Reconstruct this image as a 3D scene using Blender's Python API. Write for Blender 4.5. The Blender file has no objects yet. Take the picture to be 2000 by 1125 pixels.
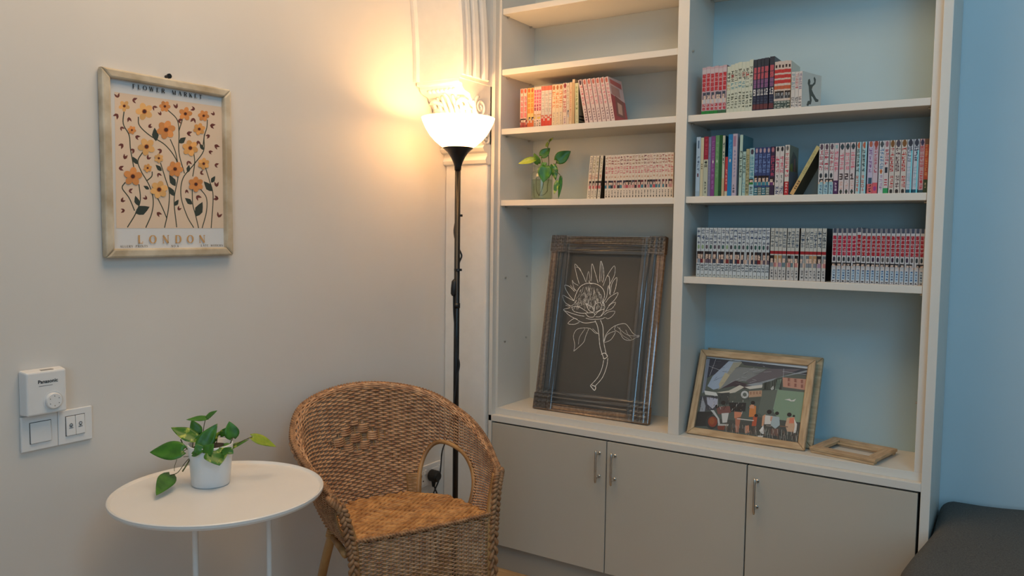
import bpy, math, random
import numpy as np
from mathutils import Matrix, Vector

scene = bpy.context.scene
# ------------------------------------------------------------------ camera
F_PX, YAW, PIT, ROL = 1547.19, math.radians(32.8726), math.radians(-3.7912), math.radians(0.7246)
CAM = np.array([2.0, -2.6, 1.35])
_f = np.array([-math.sin(YAW) * math.cos(PIT), math.cos(YAW) * math.cos(PIT), math.sin(PIT)])
_r0 = np.array([math.cos(YAW), math.sin(YAW), 0.0])
_u0 = np.cross(_r0, _f)
_r = _r0 * math.cos(ROL) + _u0 * math.sin(ROL)
_u = -_r0 * math.sin(ROL) + _u0 * math.cos(ROL)
cam_data = bpy.data.cameras.new('camera')
cam_data.sensor_width = 36.0
cam_data.lens = F_PX / 2000.0 * 36.0
cam_data.clip_start = 0.05
cam = bpy.data.objects.new('camera', cam_data)
scene.collection.objects.link(cam)
cam.matrix_world = Matrix(((_r[0], _u[0], -_f[0], CAM[0]), (_r[1], _u[1], -_f[1], CAM[1]), (_r[2], _u[2], -_f[2], CAM[2]), (0, 0, 0, 1)))
scene.camera = cam

# ------------------------------------------------------------------ world, lights, exposure
world = bpy.data.worlds.new('world')
scene.world = world
world.use_nodes = True
world.node_tree.nodes['Background'].inputs[0].default_value = (0.55, 0.75, 1.0, 1)
world.node_tree.nodes['Background'].inputs[1].default_value = 0.5


def area_light(name, loc, direction, sx, sy, power, color):
    d = bpy.data.lights.new(name, 'AREA')
    d.shape = 'RECTANGLE'
    d.size, d.size_y, d.energy, d.color = sx, sy, power, color
    o = bpy.data.objects.new(name, d)
    o.location = loc
    o.rotation_euler = Vector(direction).to_track_quat('-Z', 'Y').to_euler()
    scene.collection.objects.link(o)
    return o


# daylight entering through the tall window in the wall behind the photographer
area_light('window_daylight', (3.3, -4.86, 1.85), (0, 1, 0), 2.0, 1.9, 13, (0.36, 0.70, 1.0))
# added cool fill aimed at the far wall; there is no roof window
area_light('cool_fill_light', (2.95, -2.2, 2.70), (-0.12, 0.9, -0.28), 1.1, 0.45, 6.6, (0.27, 0.68, 1.0))
# added warm fill below the ceiling, standing for no particular lamp
area_light('warm_fill_light', (0.85, -1.35, 2.9), (0, 0, -1), 1.2, 1.2, 10.5, (1.0, 0.70, 0.42))
LAMP_POWER, LAMP_COLOR = 3.0, (1.0, 0.55, 0.22)
scene.view_settings.view_transform = 'Standard'
scene.view_settings.look = 'None'
scene.view_settings.gamma = 1.0
scene.view_settings.use_curve_mapping = False
scene.view_settings.exposure = 1.1

# ------------------------------------------------------------------ helpers
COL = scene.collection
PI = math.pi


def lin(c):
    c = c / 255.0
    return c / 12.92 if c <= 0.04045 else ((c + 0.055) / 1.055) ** 2.4


def S(r, g, b):
    return (lin(r), lin(g), lin(b))


def ray(px, py):
    return _f + _r * ((px - 1000.0) / F_PX) - _u * ((py - 562.5) / F_PX)


def on(axis, val, px, py):
    d = ray(px, py)
    return CAM + d * ((val - CAM[axis]) / d[axis])


def at(px, py, depth):
    return CAM + ray(px, py) * depth


def on_plane(P, N, px, py):
    d = ray(px, py)
    return CAM + d * (np.dot(np.array(P) - CAM, N) / np.dot(d, N))


def cat(points, n=6, closed=False):
    """Catmull-Rom through points"""
    P = [np.array(p, float) for p in points]
    out = []
    m = len(P)
    segs = m if closed else m - 1
    for i in range(segs):
        if closed:
            p0, p1, p2, p3 = P[i - 1], P[i], P[(i + 1) % m], P[(i + 2) % m]
        else:
            p1, p2 = P[i], P[i + 1]
            p0 = P[i - 1] if i > 0 else 2 * p1 - p2
            p3 = P[i + 2] if i + 2 < m else 2 * p2 - p1
        for k in range(n):
            t = k / n
            out.append(0.5 * ((2 * p1) + (-p0 + p2) * t + (2 * p0 - 5 * p1 + 4 * p2 - p3) * t * t + (-p0 + 3 * p1 - 3 * p2 + p3) * t ** 3))
    if not closed:
        out.append(P[-1])
    return out


class MB:
    def __init__(self):
        self.v, self.f, self.c = [], [], []

    def face(self, idx, col=None):
        self.f.append(tuple(idx))
        self.c.append(col)

    def pts(self, P):
        b = len(self.v)
        self.v.extend([(float(p[0]), float(p[1]), float(p[2])) for p in P])
        return b

    def box(self, x0, x1, y0, y1, z0, z1, col=None):
        b = self.pts([(x0, y0, z0), (x1, y0, z0), (x1, y1, z0), (x0, y1, z0), (x0, y0, z1), (x1, y0, z1), (x1, y1, z1), (x0, y1, z1)])
        for q in ((0, 3, 2, 1), (4, 5, 6, 7), (0, 1, 5, 4), (1, 2, 6, 5), (2, 3, 7, 6), (3, 0, 4, 7)):
            self.face([b + i for i in q], col)
        return self

    def hexa(self, P, col=None):
        b = self.pts(P)
        for q in ((0, 3, 2, 1), (4, 5, 6, 7), (0, 1, 5, 4), (1, 2, 6, 5), (2, 3, 7, 6), (3, 0, 4, 7)):
            self.face([b + i for i in q], col)
        return self

    def tube(self, P, rad, n=8, closed=False, cap=True, col=None, flat=1.0):
        P = [np.array(p, float) for p in P]
        m = len(P)
        if not hasattr(rad, '__len__'):
            rad = [rad] * m
        up = None
        rings = []
        for i in range(m):
            a = P[i - 1] if (i > 0 or closed) else P[i]
            c = P[(i + 1) % m] if (i < m - 1 or closed) else P[i]
            t = c - a
            t = t / (np.linalg.norm(t) + 1e-12)
            if up is None:
                up = np.array([0, 0, 1.0]) if abs(t[2]) < 0.9 else np.array([1.0, 0, 0])
            s = np.cross(t, up)
            s /= np.linalg.norm(s) + 1e-12
            up = np.cross(s, t)
            ring = [P[i] + rad[i] * (math.cos(2 * PI * k / n) * s + flat * math.sin(2 * PI * k / n) * up) for k in range(n)]
            rings.append(self.pts(ring))
        for i in range(m if closed else m - 1):
            a, b = rings[i], rings[(i + 1) % m]
            for k in range(n):
                self.face((a + k, b + k, b + (k + 1) % n, a + (k + 1) % n), col)
        if cap and not closed:
            self.face([rings[0] + k for k in range(n)], col)
            self.face([rings[-1] + n - 1 - k for k in range(n)], col)
        return self

    def lathe(self, prof, n=32, c=(0, 0, 0), col=None, close=False):
        rings = []
        for r, z in prof:
            rings.append(self.pts([(c[0] + r * math.cos(2 * PI * k / n), c[1] + r * math.sin(2 * PI * k / n), c[2] + z) for k in range(n)]))
        m = len(rings)
        for i in range(m if close else m - 1):
            a, b = rings[i], rings[(i + 1) % m]
            for k in range(n):
                self.face((a + k, a + (k + 1) % n, b + (k + 1) % n, b + k), col)
        if not close:
            if prof[0][0] > 1e-6:
                self.face([rings[0] + n - 1 - k for k in range(n)], col)
            if prof[-1][0] > 1e-6:
                self.face([rings[-1] + k for k in range(n)], col)
        return self

    def grid(self, rows, col=None, closed_u=False):
        bs = [self.pts(r) for r in rows]
        n = len(rows[0])
        for i in range(len(rows) - 1):
            for k in range(n if closed_u else n - 1):
                k2 = (k + 1) % n
                self.face((bs[i] + k, bs[i] + k2, bs[i + 1] + k2, bs[i + 1] + k), col)
        return self

    def sphere(self, c, r, n=12, m=8, col=None, sc=(1, 1, 1)):
        rows = []
        for i in range(m + 1):
            th = PI * i / m
            rr = max(math.sin(th), 1e-4)
            rows.append([(c[0] + sc[0] * r * rr * math.cos(2 * PI * k / n), c[1] + sc[1] * r * rr * math.sin(2 * PI * k / n), c[2] - sc[2] * r * math.cos(th)) for k in range(n)])
        return self.grid(rows, col, True)

    def mesh(self, name, smooth=False):
        me = bpy.data.meshes.new(name)
        me.from_pydata(self.v, [], self.f)
        if any(c is not None for c in self.c):
            ca = me.color_attributes.new('Col', 'FLOAT_COLOR', 'CORNER')
            buf = []
            for f, c in zip(self.f, self.c):
                c = c or (0.8, 0.8, 0.8)
                buf.extend([c[0], c[1], c[2], 1.0] * len(f))
            ca.data.foreach_set('color', buf)
        if smooth:
            me.polygons.foreach_set('use_smooth', [True] * len(me.polygons))
        me.update()
        return me

    def build(self, name, mat, parent=None, smooth=False, bevel=0.0, M=None):
        o = bpy.data.objects.new(name, self.mesh(name, smooth))
        o.data.materials.append(mat)
        COL.objects.link(o)
        if bevel > 0:
            bv = o.modifiers.new('bevel', 'BEVEL')
            bv.width, bv.segments, bv.limit_method, bv.angle_limit = bevel, 2, 'ANGLE', math.radians(40)
        if parent is not None:
            attach(o, parent)
        elif M is not None:
            o.matrix_world = M
            WM[o.name] = M.copy()
        return o


WM = {}


def attach(o, parent):
    """o's mesh is written in world coordinates"""
    o.parent = parent
    o.matrix_parent_inverse = WM.get(parent.name, Matrix.Identity(4)).inverted()
    WM[o.name] = Matrix.Identity(4)


def attach_local(o, parent):
    o.parent = parent
    WM[o.name] = WM.get(parent.name, Matrix.Identity(4))


def tag(o, label, category=None, group=None, kind=None):
    o['label'] = label
    if category:
        o['category'] = category
    if group:
        o['group'] = group
    if kind:
        o['kind'] = kind
    return o


def thing(name, label, category, loc=(0, 0, 0), M=None, group=None, kind=None):
    o = bpy.data.objects.new(name, None)
    o.empty_display_size = 0.05
    COL.objects.link(o)
    M = M or Matrix.Translation(Vector([float(c) for c in loc]))
    o.matrix_world = M
    WM[o.name] = M.copy()
    return tag(o, label, category, group, kind)


def structure(o, label=None):
    o['kind'] = 'structure'
    if label:
        o['label'] = label
    return o


# ------------------------------------------------------------------ materials
MATS = {}


def mat(name, color, rough=0.5, metal=0.0, vary=0.0, scale=20.0, bump=0.0, bscale=60.0, spec=0.5, stretch=None, color2=None, pos=(0.35, 0.65), emis=None, estr=0.0, coat=0.0):
    if name in MATS:
        return MATS[name]
    m = bpy.data.materials.new(name)
    m.use_nodes = True
    nt = m.node_tree
    b = nt.nodes['Principled BSDF']
    b.inputs['Roughness'].default_value = rough
    b.inputs['Metallic'].default_value = metal
    b.inputs['Specular IOR Level'].default_value = spec
    b.inputs['Coat Weight'].default_value = coat
    b.inputs['Base Color'].default_value = (*color, 1)
    if emis:
        b.inputs['Emission Color'].default_value = (*emis, 1)
        b.inputs['Emission Strength'].default_value = estr
    tc = nt.nodes.new('ShaderNodeTexCoord')
    src = tc.outputs['Object']
    if stretch:
        mp = nt.nodes.new('ShaderNodeMapping')
        mp.inputs['Scale'].default_value = stretch
        nt.links.new(src, mp.inputs['Vector'])
        src = mp.outputs['Vector']
    if vary > 0 or color2:
        no = nt.nodes.new('ShaderNodeTexNoise')
        no.inputs['Scale'].default_value = scale
        no.inputs['Detail'].default_value = 4
        nt.links.new(src, no.inputs['Vector'])
        rp = nt.nodes.new('ShaderNodeValToRGB')
        c2 = color2 or tuple(c * (1 - vary) for c in color)
        rp.color_ramp.elements[0].position, rp.color_ramp.elements[1].position = pos
        rp.color_ramp.elements[0].color = (*c2, 1)
        rp.color_ramp.elements[1].color = (*color, 1)
        nt.links.new(no.outputs['Fac'], rp.inputs['Fac'])
        nt.links.new(rp.outputs['Color'], b.inputs['Base Color'])
    if bump > 0:
        n2 = nt.nodes.new('ShaderNodeTexNoise')
        n2.inputs['Scale'].default_value = bscale
        n2.inputs['Detail'].default_value = 3
        nt.links.new(src, n2.inputs['Vector'])
        bp = nt.nodes.new('ShaderNodeBump')
        bp.inputs['Strength'].default_value = bump
        bp.inputs['Distance'].default_value = 0.002
        nt.links.new(n2.outputs['Fac'], bp.inputs['Height'])
        nt.links.new(bp.outputs['Normal'], b.inputs['Normal'])
    MATS[name] = m
    return m


def print_mat(name, rough=0.35, coat=0.0):
    if name in MATS:
        return MATS[name]
    m = bpy.data.materials.new(name)
    m.use_nodes = True
    nt = m.node_tree
    b = nt.nodes['Principled BSDF']
    a = nt.nodes.new('ShaderNodeAttribute')
    a.attribute_name = 'Col'
    nt.links.new(a.outputs['Color'], b.inputs['Base Color'])
    b.inputs['Roughness'].default_value = rough
    b.inputs['Coat Weight'].default_value = coat
    MATS[name] = m
    return m


def wood_mat(name, c1, c2, stretch, rough=0.5, scale=9.0):
    return mat(name, c1, rough=rough, color2=c2, scale=scale, stretch=stretch, bump=0.25, bscale=25)


def film_mat():
    m = bpy.data.materials.new('clear_film')
    m.use_nodes = True
    nt = m.node_tree
    nt.nodes.remove(nt.nodes['Principled BSDF'])
    out = nt.nodes['Material Output']
    g = nt.nodes.new('ShaderNodeBsdfGlossy')
    g.inputs['Roughness'].default_value = 0.10
    g.inputs['Color'].default_value = (0.9, 0.95, 1.0, 1)
    t = nt.nodes.new('ShaderNodeBsdfTransparent')
    mx = nt.nodes.new('ShaderNodeMixShader')
    fr = nt.nodes.new('ShaderNodeFresnel')
    fr.inputs['IOR'].default_value = 1.6
    ad = nt.nodes.new('ShaderNodeMath')
    ad.operation = 'MULTIPLY_ADD'
    ad.inputs[1].default_value = 1.2
    ad.inputs[2].default_value = 0.05
    nt.links.new(fr.outputs[0], ad.inputs[0])
    nt.links.new(ad.outputs[0], mx.inputs[0])
    nt.links.new(t.outputs[0], mx.inputs[1])
    nt.links.new(g.outputs[0], mx.inputs[2])
    nt.links.new(mx.outputs[0], out.inputs[0])
    return m


def glass_mat(name, tint=(0.95, 0.98, 0.96), thin=0.82):
    m = bpy.data.materials.new(name)
    m.use_nodes = True
    nt = m.node_tree
    nt.nodes.remove(nt.nodes['Principled BSDF'])
    out = nt.nodes['Material Output']
    g = nt.nodes.new('ShaderNodeBsdfGlossy')
    g.inputs['Roughness'].default_value = 0.03
    t = nt.nodes.new('ShaderNodeBsdfTransparent')
    t.inputs['Color'].default_value = (*tint, 1)
    mx = nt.nodes.new('ShaderNodeMixShader')
    fr = nt.nodes.new('ShaderNodeLayerWeight')
    fr.inputs['Blend'].default_value = 0.5
    pw = nt.nodes.new('ShaderNodeMath')
    pw.operation = 'POWER'
    pw.inputs[1].default_value = 3.5
    ma = nt.nodes.new('ShaderNodeMath')
    ma.operation = 'MULTIPLY_ADD'
    ma.inputs[1].default_value = 0.55
    ma.inputs[2].default_value = 0.035
    nt.links.new(fr.outputs['Facing'], pw.inputs[0])
    nt.links.new(pw.outputs[0], ma.inputs[0])
    nt.links.new(ma.outputs[0], mx.inputs[0])
    nt.links.new(t.outputs[0], mx.inputs[1])
    nt.links.new(g.outputs[0], mx.inputs[2])
    nt.links.new(mx.outputs[0], out.inputs[0])
    return m


M_WALL = mat('wall_paint', (0.74, 0.71, 0.67), rough=0.5, vary=0.04, scale=2.5, bump=0.06, bscale=9)
M_BLUE = mat('pale_blue_wall_paint', (0.58, 0.66, 0.69), rough=0.5, vary=0.03, scale=3, bump=0.05, bscale=12)
M_CEIL = mat('ceiling_paint', (0.80, 0.79, 0.76), rough=0.8, vary=0.02)
M_FLOOR = wood_mat('floor_wood', S(205, 170, 125), S(175, 138, 96), (1, 9, 1), 0.4, 6)
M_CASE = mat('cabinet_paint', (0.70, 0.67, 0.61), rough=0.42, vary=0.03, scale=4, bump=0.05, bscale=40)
M_BACK_DAYLIT = mat('back_panel_daylit', (0.44, 0.58, 0.62), rough=0.5, vary=0.03, scale=4)  # right back panel: bluish daylight is mixed into the paint colour
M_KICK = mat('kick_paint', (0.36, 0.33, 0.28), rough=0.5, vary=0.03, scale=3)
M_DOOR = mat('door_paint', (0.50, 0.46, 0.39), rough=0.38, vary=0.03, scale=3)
M_GAP = mat('dark_gap', (0.02, 0.018, 0.015), rough=0.9, vary=0.1)
M_PLASTER = mat('plaster', (0.78, 0.76, 0.72), rough=0.55, vary=0.05, scale=18, bump=0.35, bscale=45)
M_STEEL = mat('brushed_steel', (0.62, 0.60, 0.56), rough=0.28, metal=1.0, vary=0.08, scale=80)
M_WHITEP = mat('white_plastic', (0.82, 0.82, 0.82), rough=0.25, vary=0.02, scale=30)
M_BLACK = mat('black_metal', (0.008, 0.008, 0.009), rough=0.35, vary=0.2, scale=60)
M_RUBBER = mat('black_rubber', (0.010, 0.010, 0.011), rough=0.5, vary=0.2, scale=60)
M_WHITEM = mat('white_enamel', (0.80, 0.78, 0.75), rough=0.3, vary=0.02, scale=10)
M_RATTAN = mat('rattan', S(210, 166, 126), rough=0.45, color2=S(160, 114, 82), scale=38)
M_CANE = mat('cane', S(190, 145, 92), rough=0.4, color2=S(138, 98, 56), scale=14, stretch=(1, 1, 0.3))
M_SEAGRASS = mat('seagrass', S(206, 152, 92), rough=0.6, color2=S(160, 108, 58), scale=30)
M_BRAID = mat('braid_fibre', S(176, 132, 92), rough=0.55, color2=S(126, 88, 58), scale=45)
M_POT = mat('white_ceramic', (0.80, 0.81, 0.82), rough=0.28, vary=0.02, scale=15)
M_SOIL = mat('soil', (0.05, 0.035, 0.025), rough=0.9, color2=(0.02, 0.014, 0.01), scale=120)
M_LEAF = mat('leaf_green', S(70, 128, 34), rough=0.36, color2=S(50, 100, 28), scale=40)
M_LEAF2 = mat('leaf_variegated', S(186, 196, 84), rough=0.38, color2=S(66, 118, 28), scale=60, stretch=(1, 1, 1), pos=(0.52, 0.66))
M_LEAF3 = mat('leaf_young', S(168, 178, 52), rough=0.4, color2=S(120, 146, 36), scale=40)
M_STEM = mat('stem', S(96, 110, 50), rough=0.5, color2=S(74, 62, 38), scale=60)
M_SOFA = mat('grey_fabric', (0.105, 0.098, 0.088), rough=0.9, color2=(0.060, 0.057, 0.052), scale=260, bump=0.5, bscale=420)
M_PRINT = print_mat('book_print', 0.32)
M_ART = print_mat('art_print', 0.55)
M_INK = print_mat('glossy_print', 0.25)
M_PAPER = mat('book_paper', (0.66, 0.60, 0.48), rough=0.8, vary=0.12, scale=150, stretch=(8, 0.3, 0.3))
M_FILM = film_mat()
M_GLASS = glass_mat('clear_glass')
M_WATER = glass_mat('water', (0.86, 0.93, 0.82))
M_PFRAME = wood_mat('poster_frame_wood', S(214, 202, 180), S(178, 160, 132), (1, 1, 1), 0.45, 14)
M_OAKX = wood_mat('oak_along', S(206, 176, 138), S(174, 142, 106), (3, 22, 22), 0.5, 5)
M_OAKY = wood_mat('oak_upright', S(206, 176, 138), S(174, 142, 106), (22, 3, 22), 0.5, 5)
M_CARD = mat('cardboard', S(150, 116, 84), rough=0.7, color2=S(120, 88, 62), scale=50, stretch=(1, 8, 1))
M_BOARD = mat('charcoal_board', S(84, 81, 76), rough=0.28, vary=0.06, scale=6)

# ------------------------------------------------------------------ room shell
XR, YR, YB, ZC = 5.0, -5.0, 0.34, 2.95
structure(MB().box(-0.12, XR + 0.12, YR - 0.12, YB + 0.12, -0.10, 0.0).build('floor', M_FLOOR), 'tan wooden floor')
structure(MB().box(-0.12, XR + 0.12, YR - 0.12, YB + 0.12, ZC, ZC + 0.1).build('ceiling', M_CEIL), 'white ceiling')
structure(MB().box(-0.12, 0.0, YR - 0.12, YB + 0.12, 0.0, ZC).build('wall_left', M_WALL), 'off-white painted wall')
structure(MB().box(0.0, XR + 0.12, YB, YB + 0.12, 0.0, ZC).build('wall_back', M_BLUE), 'pale blue painted wall')
structure(MB().box(XR, XR + 0.12, YR - 0.12, YB, 0.0, ZC).build('wall_right', M_WALL), 'off-white painted wall')
rear = MB()
for b in ((0.0, 2.25, 0, ZC), (4.35, XR, 0, ZC), (2.25, 4.35, 0, 0.85), (2.25, 4.35, 2.85, ZC)):
    rear.box(b[0], b[1], YR - 0.12, YR, b[2], b[3])
structure(rear.build('wall_rear', M_WALL), 'off-white wall with a wide window')
wf = structure(bpy.data.objects.new('window_1', None))
COL.objects.link(wf)
fr = MB()
for b in ((2.25, 2.30, 0.85, 2.85), (4.30, 4.35, 0.85, 2.85), (3.27, 3.33, 0.85, 2.85), (2.30, 4.30, 0.85, 0.90), (2.30, 4.30, 2.80, 2.85)):
    fr.box(b[0], b[1], YR - 0.09, YR - 0.04, b[2], b[3])
fr.build('window_frame', M_WHITEM, wf)
MB().box(2.30, 3.27, YR - 0.068, YR - 0.062, 0.90, 2.80).build('pane', M_GLASS, wf)
MB().box(3.33, 4.30, YR - 0.068, YR - 0.062, 0.90, 2.80).build('pane', M_GLASS, wf)

# ------------------------------------------------------------------ pilaster with corbel and arch springer
pil = thing('column', 'white plaster pilaster with carved corbel and arch springing behind the floor lamp', 'column', (0.1, -0.0, 0), kind='structure')
PX1 = 0.208
MB().box(0.001, PX1, -0.017, YB - 0.002, 0.0, 1.66).build('shaft', M_PLASTER, pil, bevel=0.006)
a = MB()
prof = [(-0.017, 1.628), (-0.030, 1.632), (-0.036, 1.645), (-0.030, 1.656), (-0.026, 1.660), (-0.026, 1.672), (-0.045, 1.678), (-0.055, 1.69), (-0.045, 1.702), (-0.02, 1.706)]
a.grid([[(0.001, y, z), (PX1 + 0.004, y, z)] for y, z in prof])
a.grid([[(PX1 + 0.004, y, z), (PX1 + 0.004, 0.0, z)] for y, z in prof])
a.build('astragal', M_PLASTER, pil, smooth=False)
# corbel body: an S-shaped console
cprof = cat([(-0.030, 1.690), (-0.055, 1.705), (-0.062, 1.725), (-0.066, 1.760), (-0.080, 1.800), (-0.108, 1.845), (-0.132, 1.872), (-0.140, 1.885), (-0.172, 1.893), (-0.186, 1.905), (-0.190, 1.916), (-0.205, 1.918), (-0.207, 1.932)], 4)
cb = MB()
NXC = 9
cb.grid([[(0.004 + (PX1 - 0.004) * k / NXC, p[0] + 0.004 * math.sin(PI * k / NXC), p[1]) for k in range(NXC + 1)] for p in cprof])
cb.grid([[(PX1, p[0], p[1]), (PX1, 0.0, p[1])] for p in cprof])
cb.build('corbel', M_PLASTER, pil)


def cy(z):
    for p, q in zip(cprof[:-1], cprof[1:]):
        if q[1] >= z:
            t = (z - p[1]) / (q[1] - p[1] + 1e-9)
            return p[0] + t * (q[0] - p[0])
    return cprof[-1][0]


lf = MB()
for k, (xo, zt) in enumerate(((0.028, 1.875), (0.052, 1.88), (0.078, 1.885), (0.104, 1.89), (0.130, 1.885), (0.156, 1.88), (0.182, 1.875))):
    P, R = [], []
    for j in range(13):
        t = j / 12
        z = 1.715 + (zt - 1.715) * t
        x = 0.104 + (xo - 0.104) * (0.35 + 0.65 * math.sin(t * PI * 0.6))
        P.append((x, cy(z) - 0.004 - 0.010 * math.sin(t * PI), z))
        R.append(0.004 + 0.009 * math.sin(PI * (0.15 + 0.8 * t)))
    lf.tube(P, R, 7)
for s in (-1, 1):
    for j in range(5):
        z = 1.74 + j * 0.028
        lf.tube(cat([(0.104 + s * 0.03, cy(z) - 0.012, z), (0.104 + s * 0.065, cy(z + 0.012) - 0.014, z + 0.014), (0.104 + s * 0.094, cy(z + 0.012) - 0.008, z + 0.006)], 4), [0.008, 0.009, 0.010, 0.011, 0.011, 0.010, 0.008, 0.006, 0.003], 6)
for j in range(7):
    x = 0.045 + j * 0.02
    lf.sphere((x, -0.175, 1.898), 0.011, 8, 6, sc=(1, 1.1, 0.8))
lf.build('acanthus_leaf', M_PLASTER, pil, smooth=True)
vo = MB()
for (yc, zc, r0, turns, rr) in ((-0.075, 1.842, 0.040, 1.9, 0.007), (-0.030, 1.725, 0.024, 1.6, 0.005)):
    P, R = [], []
    for j in range(44):
        t = j / 43
        ang = PI * 0.6 + t * turns * 2 * PI
        r = r0 * (1 - 0.86 * t)
        P.append((PX1 + 0.003, yc + r * math.cos(ang), zc + r * math.sin(ang)))
        R.append(rr * (1 - 0.5 * t))
    vo.tube(P, R, 7)
vo.tube(cat([(PX1 + 0.002, -0.118, 1.862), (PX1 + 0.003, -0.088, 1.80), (PX1 + 0.003, -0.060, 1.75), (PX1 + 0.002, -0.05, 1.715)], 6), 0.006, 7)
vo.tube(cat([(PX1 + 0.002, -0.02, 1.82), (PX1 + 0.003, -0.035, 1.785), (PX1 + 0.003, -0.015, 1.76), (PX1 + 0.003, -0.03, 1.735)], 6), 0.006, 7)
vo.build('volute', M_PLASTER, pil, smooth=True)
# arch springing toward the camera above the corbel
ARZ0 = 1.932


def ay(z):
    return -0.206 - (z - ARZ0) ** 2 / (2 * 2.1)


zs = [ARZ0 + (2.94 - ARZ0) * i / 24 for i in range(25)]
ar = MB()
XA = 0.215
ar.grid([[(0.018, ay(z), z), (XA, ay(z), z)] for z in zs])
ar.grid([[(XA, ay(z), z), (XA, YB - 0.002, z)] for z in zs])
ar.face([ar.pts([(0.001, -0.206, ARZ0), (XA, -0.206, ARZ0), (XA, YB - 0.002, ARZ0), (0.001, YB - 0.002, ARZ0)]) + i for i in (3, 2, 1, 0)])
ar.build('arch_soffit', M_PLASTER, pil)
ab = MB()
ab.grid([[(0.001, ay(z) + 0.02, z), (0.001, ay(z) - 0.016, z), (0.016, ay(z) - 0.016, z), (0.020, ay(z) + 0.002, z)] for z in zs])
ab.face([ab.pts([(0.001, -0.186, ARZ0), (0.001, -0.222, ARZ0), (0.016, -0.222, ARZ0), (0.020, -0.204, ARZ0)]) + i for i in (0, 1, 2, 3)])
ab.build('arch_bead', M_PLASTER, pil)
mo = MB()
sec = [(0.0, 0.0), (0.004, 0.010), (0.016, 0.012), (0.020, 0.003), (0.028, 0.003), (0.032, 0.013), (0.044, 0.017), (0.056, 0.013), (0.060, 0.005), (0.070, 0.005), (0.076, 0.015), (0.092, 0.021), (0.108, 0.015), (0.114, 0.007), (0.124, 0.008), (0.130, 0.018), (0.146, 0.022), (0.160, 0.018), (0.166, 0.010), (0.172, 0.004), (0.178, 0.0)]
ZM0 = ARZ0 + 0.012
zs2 = [ZM0 + (2.94 - ZM0) * i / 24 for i in range(25)]
mo.grid([[(XA + d, ay(z) + o, z) for o, d in sec] for z in zs2])
b0 = mo.pts([(XA + d, ay(ZM0) + o, ZM0) for o, d in sec])
mo.face([b0 + i for i in range(len(sec))])
mo.build('arch_moulding', M_PLASTER, pil)

# ------------------------------------------------------------------ built-in bookcase
bc = thing('bookcase', 'built-in off-white bookcase with open shelves above three cabinet doors', 'bookcase', (1.0, 0.1, 0))
XL, XRR, ZT = 0.213, 1.799, 2.70
YI = 0.026      # inner carcass front
YS = 0.032      # shelf front
YBK = 0.275     # back panel front
MB().box(XL, 0.229, 0.0, YB - 0.004, 0.0, ZT).build('side_panel', M_CASE, bc, bevel=0.0015)
MB().box(1.773, XRR, 0.0, YB - 0.004, 0.0, ZT).build('side_panel', M_CASE, bc, bevel=0.0015)
MB().box(0.229, 0.2395, YI, YBK, 0.656, ZT - 0.03).build('inner_upright', M_CASE, bc, bevel=0.001)
MB().box(1.750, 1.773, YI, YBK, 0.656, ZT - 0.03).build('inner_upright', M_CASE, bc, bevel=0.001)
MB().box(0.967, 1.007, YI, YBK, 0.656, ZT - 0.03).build('divider', M_CASE, bc, bevel=0.001)
MB().box(0.229, 1.773, YI, YBK, 0.630, 0.656).build('bottom_panel', M_CASE, bc, bevel=0.001)
MB().box(XL + 0.0005, 1.773, 0.0, 0.26, 0.605, 0.630).build('counter_rail', M_CASE, bc, bevel=0.0015)
MB().box(0.229, 1.773, 0.0, YBK, ZT - 0.03, ZT).build('top_panel', M_CASE, bc, bevel=0.001)
MB().box(0.229, 0.987, YBK, YBK + 0.01, 0.62, ZT - 0.02).build('back_panel', mat('back_panel_lamplit', (0.62, 0.63, 0.57), rough=0.5, vary=0.03, scale=4), bc)  # same paint as the right panel, with the lamp's warmth put into its colour
MB().box(0.987, 1.773, YBK, YBK + 0.01, 0.62, ZT - 0.02).build('back_panel', M_BACK_DAYLIT, bc)
TH = 0.0225
SH_L = (2.2346, 2.0004, 1.7695, 1.4895)
SH_R = (2.2293, 1.7682, 1.4916, 1.2152)


def shelf(x0, x1, ztop):
    o = MB().box(x0 + 0.001, x1 - 0.001, YS, YBK - 0.001, ztop - TH, ztop).build('shelf', M_CASE, bc, bevel=0.0012)
    for x, s in ((x0, 1), (x1, -1)):
        for y in (YS + 0.035, YBK - 0.04):
            MB().tube([(x, y, ztop - TH - 0.004), (x + s * 0.010, y, ztop - TH - 0.004)], 0.0036, 10).build('shelf_pin', M_STEEL, o, smooth=False)
    return o


for z in SH_L:
    shelf(0.2395, 0.967, z)
for z in SH_R:
    shelf(1.007, 1.750, z)
for (y, z) in ((0.07, 1.18), (0.235, 1.18), (0.07, 0.92), (0.235, 0.92)):
    MB().tube([(0.2395, y, z), (0.2455, y, z)], 0.0034, 10).build('shelf_pin', M_STEEL, bc)
for (x, s, y, z) in ((1.750, -1, 0.06, 2.06), (1.750, -1, 0.06, 0.86), (1.007, 1, 0.06, 1.99)):
    MB().tube([(x, y, z), (x + s * 0.008, y, z)], 0.0034, 10).build('shelf_pin', M_STEEL, bc)
MB().box(0.229, 1.773, 0.020, 0.030, 0.0, 0.103).build('kick_plate', M_KICK, bc, bevel=0.001)
cc = MB()
cc.box(0.229, 1.773, 0.024, 0.03, 0.103, 0.605)
cc.build('cabinet_carcass', M_GAP, bc)
doors = ((0.2325, 0.7405, 'r'), (0.7445, 1.2565, 'l'), (1.2605, 1.7655, 'l'))
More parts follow.
